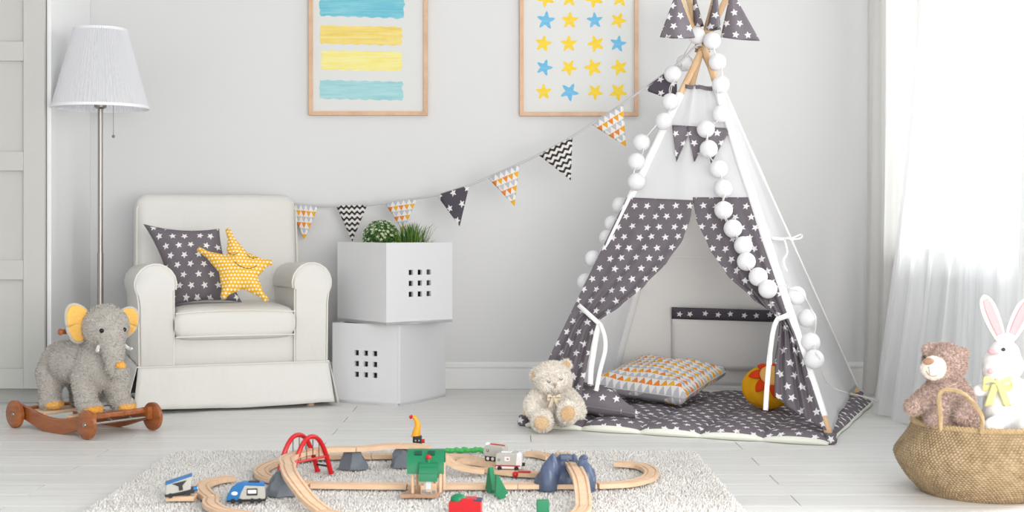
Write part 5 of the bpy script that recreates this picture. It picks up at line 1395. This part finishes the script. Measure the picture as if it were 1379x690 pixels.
def bow(c, s_, mat, t, parent_world=False):
    c = Vector(c); k_ = MB().ell(c, (.007*s_, .006*s_, .008*s_)).build('bow_knot', mat, t)
    for d in (-1, 1):
        def lp(u, v, d=d):
            a = 2*pi*u; L_ = .030*s_*(1-cos(a))/2; return c+Vector((d*(L_), -.003-.006*sin(a)*s_, .010*s_*sin(a)*(L_/(.03*s_)+.3)*1+(v-.5)*.018*s_*(L_/(.03*s_))-.002))
        MB().grid(lp, 20, 4).build('bow_loop', mat, t, solid=.001, angle=180)
        def tail(u, v, d=d): return c+Vector((d*(.004+.016*v)*s_+(u-.5)*.016*s_, -.004-.003*sin(u*6), -.045*s_*v-.002))
        MB().grid(tail, 6, 8).build('bow_tail', mat, t, solid=.001, angle=180)
bow(CBp(746, 535, 4.905), .8, m_bow, t)

# basket ---------------------------------------------------------
BX, BY = 1.300, 3.80
t = thing('seagrass_basket', 'woven seagrass belly basket with rope handles holding a teddy bear and a bunny', 'basket', (BX, BY, 0))
prof = [(.150, .0), (.168, .004), (.186, .020), (.205, .040), (.222, .064), (.235, .088), (.2405, .108), (.234, .122), (.222, .138), (.209, .156), (.198, .174), (.191, .192)]
Pp = catmull([(r, 0, z) for r, z in prof], 5); na = 300; vs = []
for i, p in enumerate(Pp):
    for k in range(na):
        a = 2*pi*k/na; d = .0016*sin(k*pi/3+ (i//1 % 2)*pi)+.0012*sin(i*2.1+k*.35); r = p.x+d
        vs.append((r*cos(a), r*sin(a), p.z))
m_ = len(Pp); q = MB(); q.add(vs, [(i*na+k, i*na+(k+1) % na, (i+1)*na+(k+1) % na, (i+1)*na+k) for i in range(m_-1) for k in range(na)])
tw = NT('seagrass'); sxyz = tw.n('ShaderNodeSeparateXYZ'); tw.link(tw.coord('Object'), sxyz.inputs[0])
ang_ = tw.M('ARCTAN2', sxyz.outputs[1], sxyz.outputs[0])
row = tw.M('DIVIDE', sxyz.outputs[2], .0062); ph_ = tw.M('MULTIPLY', tw.M('FLOORED_MODULO', tw.M('FLOOR', row), 2.0), pi)
h1 = tw.M('SINE', tw.M('ADD', tw.M('MULTIPLY', ang_, 130.0), ph_)); h2 = tw.M('ABSOLUTE', tw.M('SINE', tw.M('MULTIPLY', row, pi)))
hh = tw.M('MULTIPLY', tw.M('ADD', tw.M('MULTIPLY', h1, .5), .5), h2); nz = tw.noise(35, 4)
cmix = tw.ramp(tw.M('ADD', tw.M('MULTIPLY', hh, .35), tw.M('MULTIPLY', nz, .65)), [(.2, lin('#86704f')), (.5, lin('#b09673')), (.8, lin('#cdb898'))]); tw.base(cmix)
tw.b.inputs['Roughness'].default_value = .85; tw.bump(hh, .9, .004)
q.build('woven_body', tw.m, t, solid=.006, angle=180)
MB().lathe([(0, .001), (.165, .001), (.165, .007), (0, .007)], n=40).build('woven_base', tw.m, t)
m_rope = plain('seagrass_rope', '#b39a74', .9, bump=(140, .7, .003), vary=.35)
def braid(path, r, turns, name, closed=False):
    P = catmull(path, 10, closed) if not closed else [Vector(p) for p in path]
    b_ = MB(); L_ = len(P)
    for s_ in range(3):
        Q = []
        for i, p in enumerate(P):
            tg_ = (P[(i+1) % L_ if closed else min(i+1, L_-1)]-P[i-1 if (closed or i) else 0]).normalized(); u = tg_.cross(Vector((.3, .2, .9))).normalized(); v = tg_.cross(u)
            a = 2*pi*(i/L_*turns+s_/3); Q.append(p+(u*cos(a)+v*sin(a))*r*.55)
        b_.tube(Q, r*.6, 7, closed)
    o = b_.build(name, m_rope, t, world=False); o['kind'] = 'stuff'; return o
braid([Vector((.192*cos(2*pi*k/240), .192*sin(2*pi*k/240), .194)) for k in range(240)], .0075, 48, 'rim_braid', True)
def BW(px, py, Y): p = W(px, py, Y); return Vector((p.x-BX, p.y-BY, p.z))
braid([BW(1266, 580, 3.63), BW(1266, 560, 3.62), BW(1265, 535, 3.62), BW(1272, 525, 3.61), BW(1288, 527, 3.60), BW(1304, 536, 3.595), BW(1316, 550, 3.595), BW(1323, 566, 3.60), BW(1322, 584, 3.605)], .0062, 26, 'handle')
braid([BW(1362, 566, 3.975), BW(1356, 545, 3.98), BW(1340, 530, 3.98), BW(1322, 521, 3.98), BW(1308, 528, 3.98), BW(1300, 548, 3.975), BW(1298, 566, 3.97)], .0062, 24, 'handle')
# filling: folded white blanket
t = thing('blanket', 'folded white blanket filling the seagrass basket under the plush toys', 'blanket', (BX, BY, .008))
b_ = MB(); b_.ell((0, 0, .085), (.205, .205, .068), n=36, m=18); b_.ell((0, 0, .075), (.195, .195, .07), n=36, m=18)
b_.build('folded_cloth', white_cloth('blanket_cloth', '#efedec', 0, (20, .6, .01)), t, angle=180)

# brown bear -----------------------------------------------------
m_bb = plush('brown_bear_plush', '#a38a7f', '#c9b2a7', 110, .005)
YB = 3.745
o_ = W(1271, 560, YB); t = thing('teddy_bear', 'dusty brown teddy bear with cream muzzle sitting in the seagrass basket', 'plush toy', (o_.x, YB, .150))
def BB(px, py, Y=YB): p = W(px, py, Y); return Vector((p.x-o_.x, p.y-YB, p.z-.150))
b_ = MB()
b_.ell(BB(1271, 548), (.058, .046, .070), n=24, m=16); b_.ell(BB(1271, 520), (.044, .040, .035))
b_.ell(BB(1272, 490), (.058, .052, .054), n=28, m=20); b_.ell(BB(1264, 497, YB-.03), (.042, .036, .036))
for p_ in (BB(1251, 472), BB(1295, 478, YB+.01)): b_.ell(p_, (.019, .011, .019))
taper(b_, [BB(1256, 528), BB(1240, 541, YB-.02), BB(1229, 548, YB-.03)], [.027, .025, .022]); taper(b_, [BB(1290, 522), BB(1300, 542, YB-.03), BB(1296, 560, YB-.06)], [.027, .026, .024])
taper(b_, [BB(1266, 566, YB+.02), BB(1264, 564, YB-.01), BB(1261, 565, YB-.025)], [.030, .030, .030]); taper(b_, [BB(1285, 569, YB), BB(1298, 567, YB-.03), BB(1306, 569, YB-.05)], [.030, .030, .028])
blob('body', b_, .004, m_bb, t, 5, fur=(24000, .0065, .003, 1.3))
q = MB(); q.ell(BB(1257, 496, YB-.060), (.032, .030, .031), (0, 0, radians(-20)), n=24, m=16); blob('muzzle', q, .003, plush('cream_muzzle', '#e6ddd0', '#f2ece2', 150, .002), t, 2, fur=(2500, .003, .0025, 1.2), label='cream muzzle')
MB().ell(BB(1250.5, 487, YB-.078), (.015, .010, .010), n=20, m=14).build('nose', plush('brown_nose', '#8a6a52', '#a5836a', 150, .002), t)
MB().tube(catmull([BB(1247, 500, YB-.089), BB(1252, 506, YB-.086), BB(1259, 507, YB-.086), BB(1264, 503, YB-.086)], 4), .001, 6).build('mouth', plain('grey_thread', '#8c8078', .8), t)
MB().tube([BB(1251, 494, YB-.0915), BB(1252, 505, YB-.088)], .001, 6).build('mouth_line', plain('grey_thread_line', '#8c8078', .8), t)
for px, py in ((1245, 481), (1262, 483)): MB().ell(BB(px, py, YB-.056), .0042).build('eye', m_black, t)

# bunny ----------------------------------------------------------
m_bn = plush('white_bunny_plush', '#e6e4e2', '#f6f5f4', 150, .002); m_pk = plain('pink_satin', '#f0a9ac', .7, bump=(60, .2)); 
YR = 3.80
o_ = W(1353, 560, YR); t = thing('plush_bunny', 'white plush bunny with pink-lined upright ears and yellow ribbon, at the right edge', 'plush toy', (o_.x, YR, .150))
def RB(px, py, Y=YR): p = W(px, py, Y); return Vector((p.x-o_.x, p.y-YR, p.z-.150))
b_ = MB()
b_.ell(RB(1355, 547), (.064, .054, .076), n=24, m=16); b_.ell(RB(1350, 492), (.056, .052, .050), n=28, m=20); b_.ell(RB(1343, 500, YR-.02), (.042, .038, .036)); b_.ell(RB(1352, 476, YR), (.042, .044, .038))
taper(b_, [RB(1338, 524), RB(1325, 525, YR-.02), RB(1316, 527, YR-.03)], [.023, .018, .016]); taper(b_, [RB(1372, 522), RB(1385, 530, YR-.02), RB(1392, 540, YR-.03)], [.025, .022, .022])
taper(b_, [RB(1365, 568), RB(1380, 571, YR-.07), RB(1382, 573, YR-.09)], [.028, .026, .024]); taper(b_, [RB(1345, 568), RB(1340, 573, YR-.07), RB(1335, 574, YR-.10)], [.028, .024, .022])
blob('body', b_, .004, m_bn, t, 6)
def long_ear(base, tip, wd_, lean):
    base, tip = Vector(base), Vector(tip); ax = (tip-base); L_ = ax.length; ax.normalize(); sx_ = ax.cross(Vector((lean, -1, 0))).normalized(); nz_ = sx_.cross(ax)
    if nz_.y > 0: nz_ = -nz_
    def wfun(v): return wd_*(.28+.72*sin(pi*min(1, v*1.0)**.9*.62+.25))*math.sqrt(max(0, 1-max(0, (v-.72)/.28)**2)) if v < 1 else 0
    def fn(u, v, k=1.0, off=0.0, v0=0.0, v1=1.0):
        vv = v0+(v1-v0)*v; w_ = wfun(vv)*k; a = (u-.5)*2; return base+ax*(L_*vv)+sx_*(w_*a)+nz_*(off-.012*k*(1-a*a)*sin(pi*vv)*.6+.02*sin(vv*2.5)*0)
    o = MB().grid(lambda u, v: fn(u, v), 14, 30).build('ear', m_bn, t, solid=.009, angle=180)
    MB().grid(lambda u, v: fn(u, v, .54, .0065, .20, .92), 12, 26).build('ear_lining', m_pk, o, solid=.003, angle=180)
long_ear(RB(1351, 464), RB(1324, 398, YR-.01), .022, .1); long_ear(RB(1357, 462), RB(1386, 402, YR-.0), .022, -.15)
MB().ell(RB(1338.5, 474, YR-.050), (.017, .012, .008), (0, radians(6), 0)).build('nose', m_pk, t)
MB().ell(RB(1351.5, 471, YR-.047), (.0058, .004, .0052)).build('eye', plain('navy_eye', '#1d2238', .1), t)
MB().ell(RB(1334.5, 500, YR-.058), (.0075, .004, .0075)).build('mouth', m_pk, t)
bow(RB(1343, 516, YR-.055), 1.35, white_cloth('yellow_organza', '#e9e6b0', .35, (60, .3, .002)), t)
bpy.context.view_layer.update()
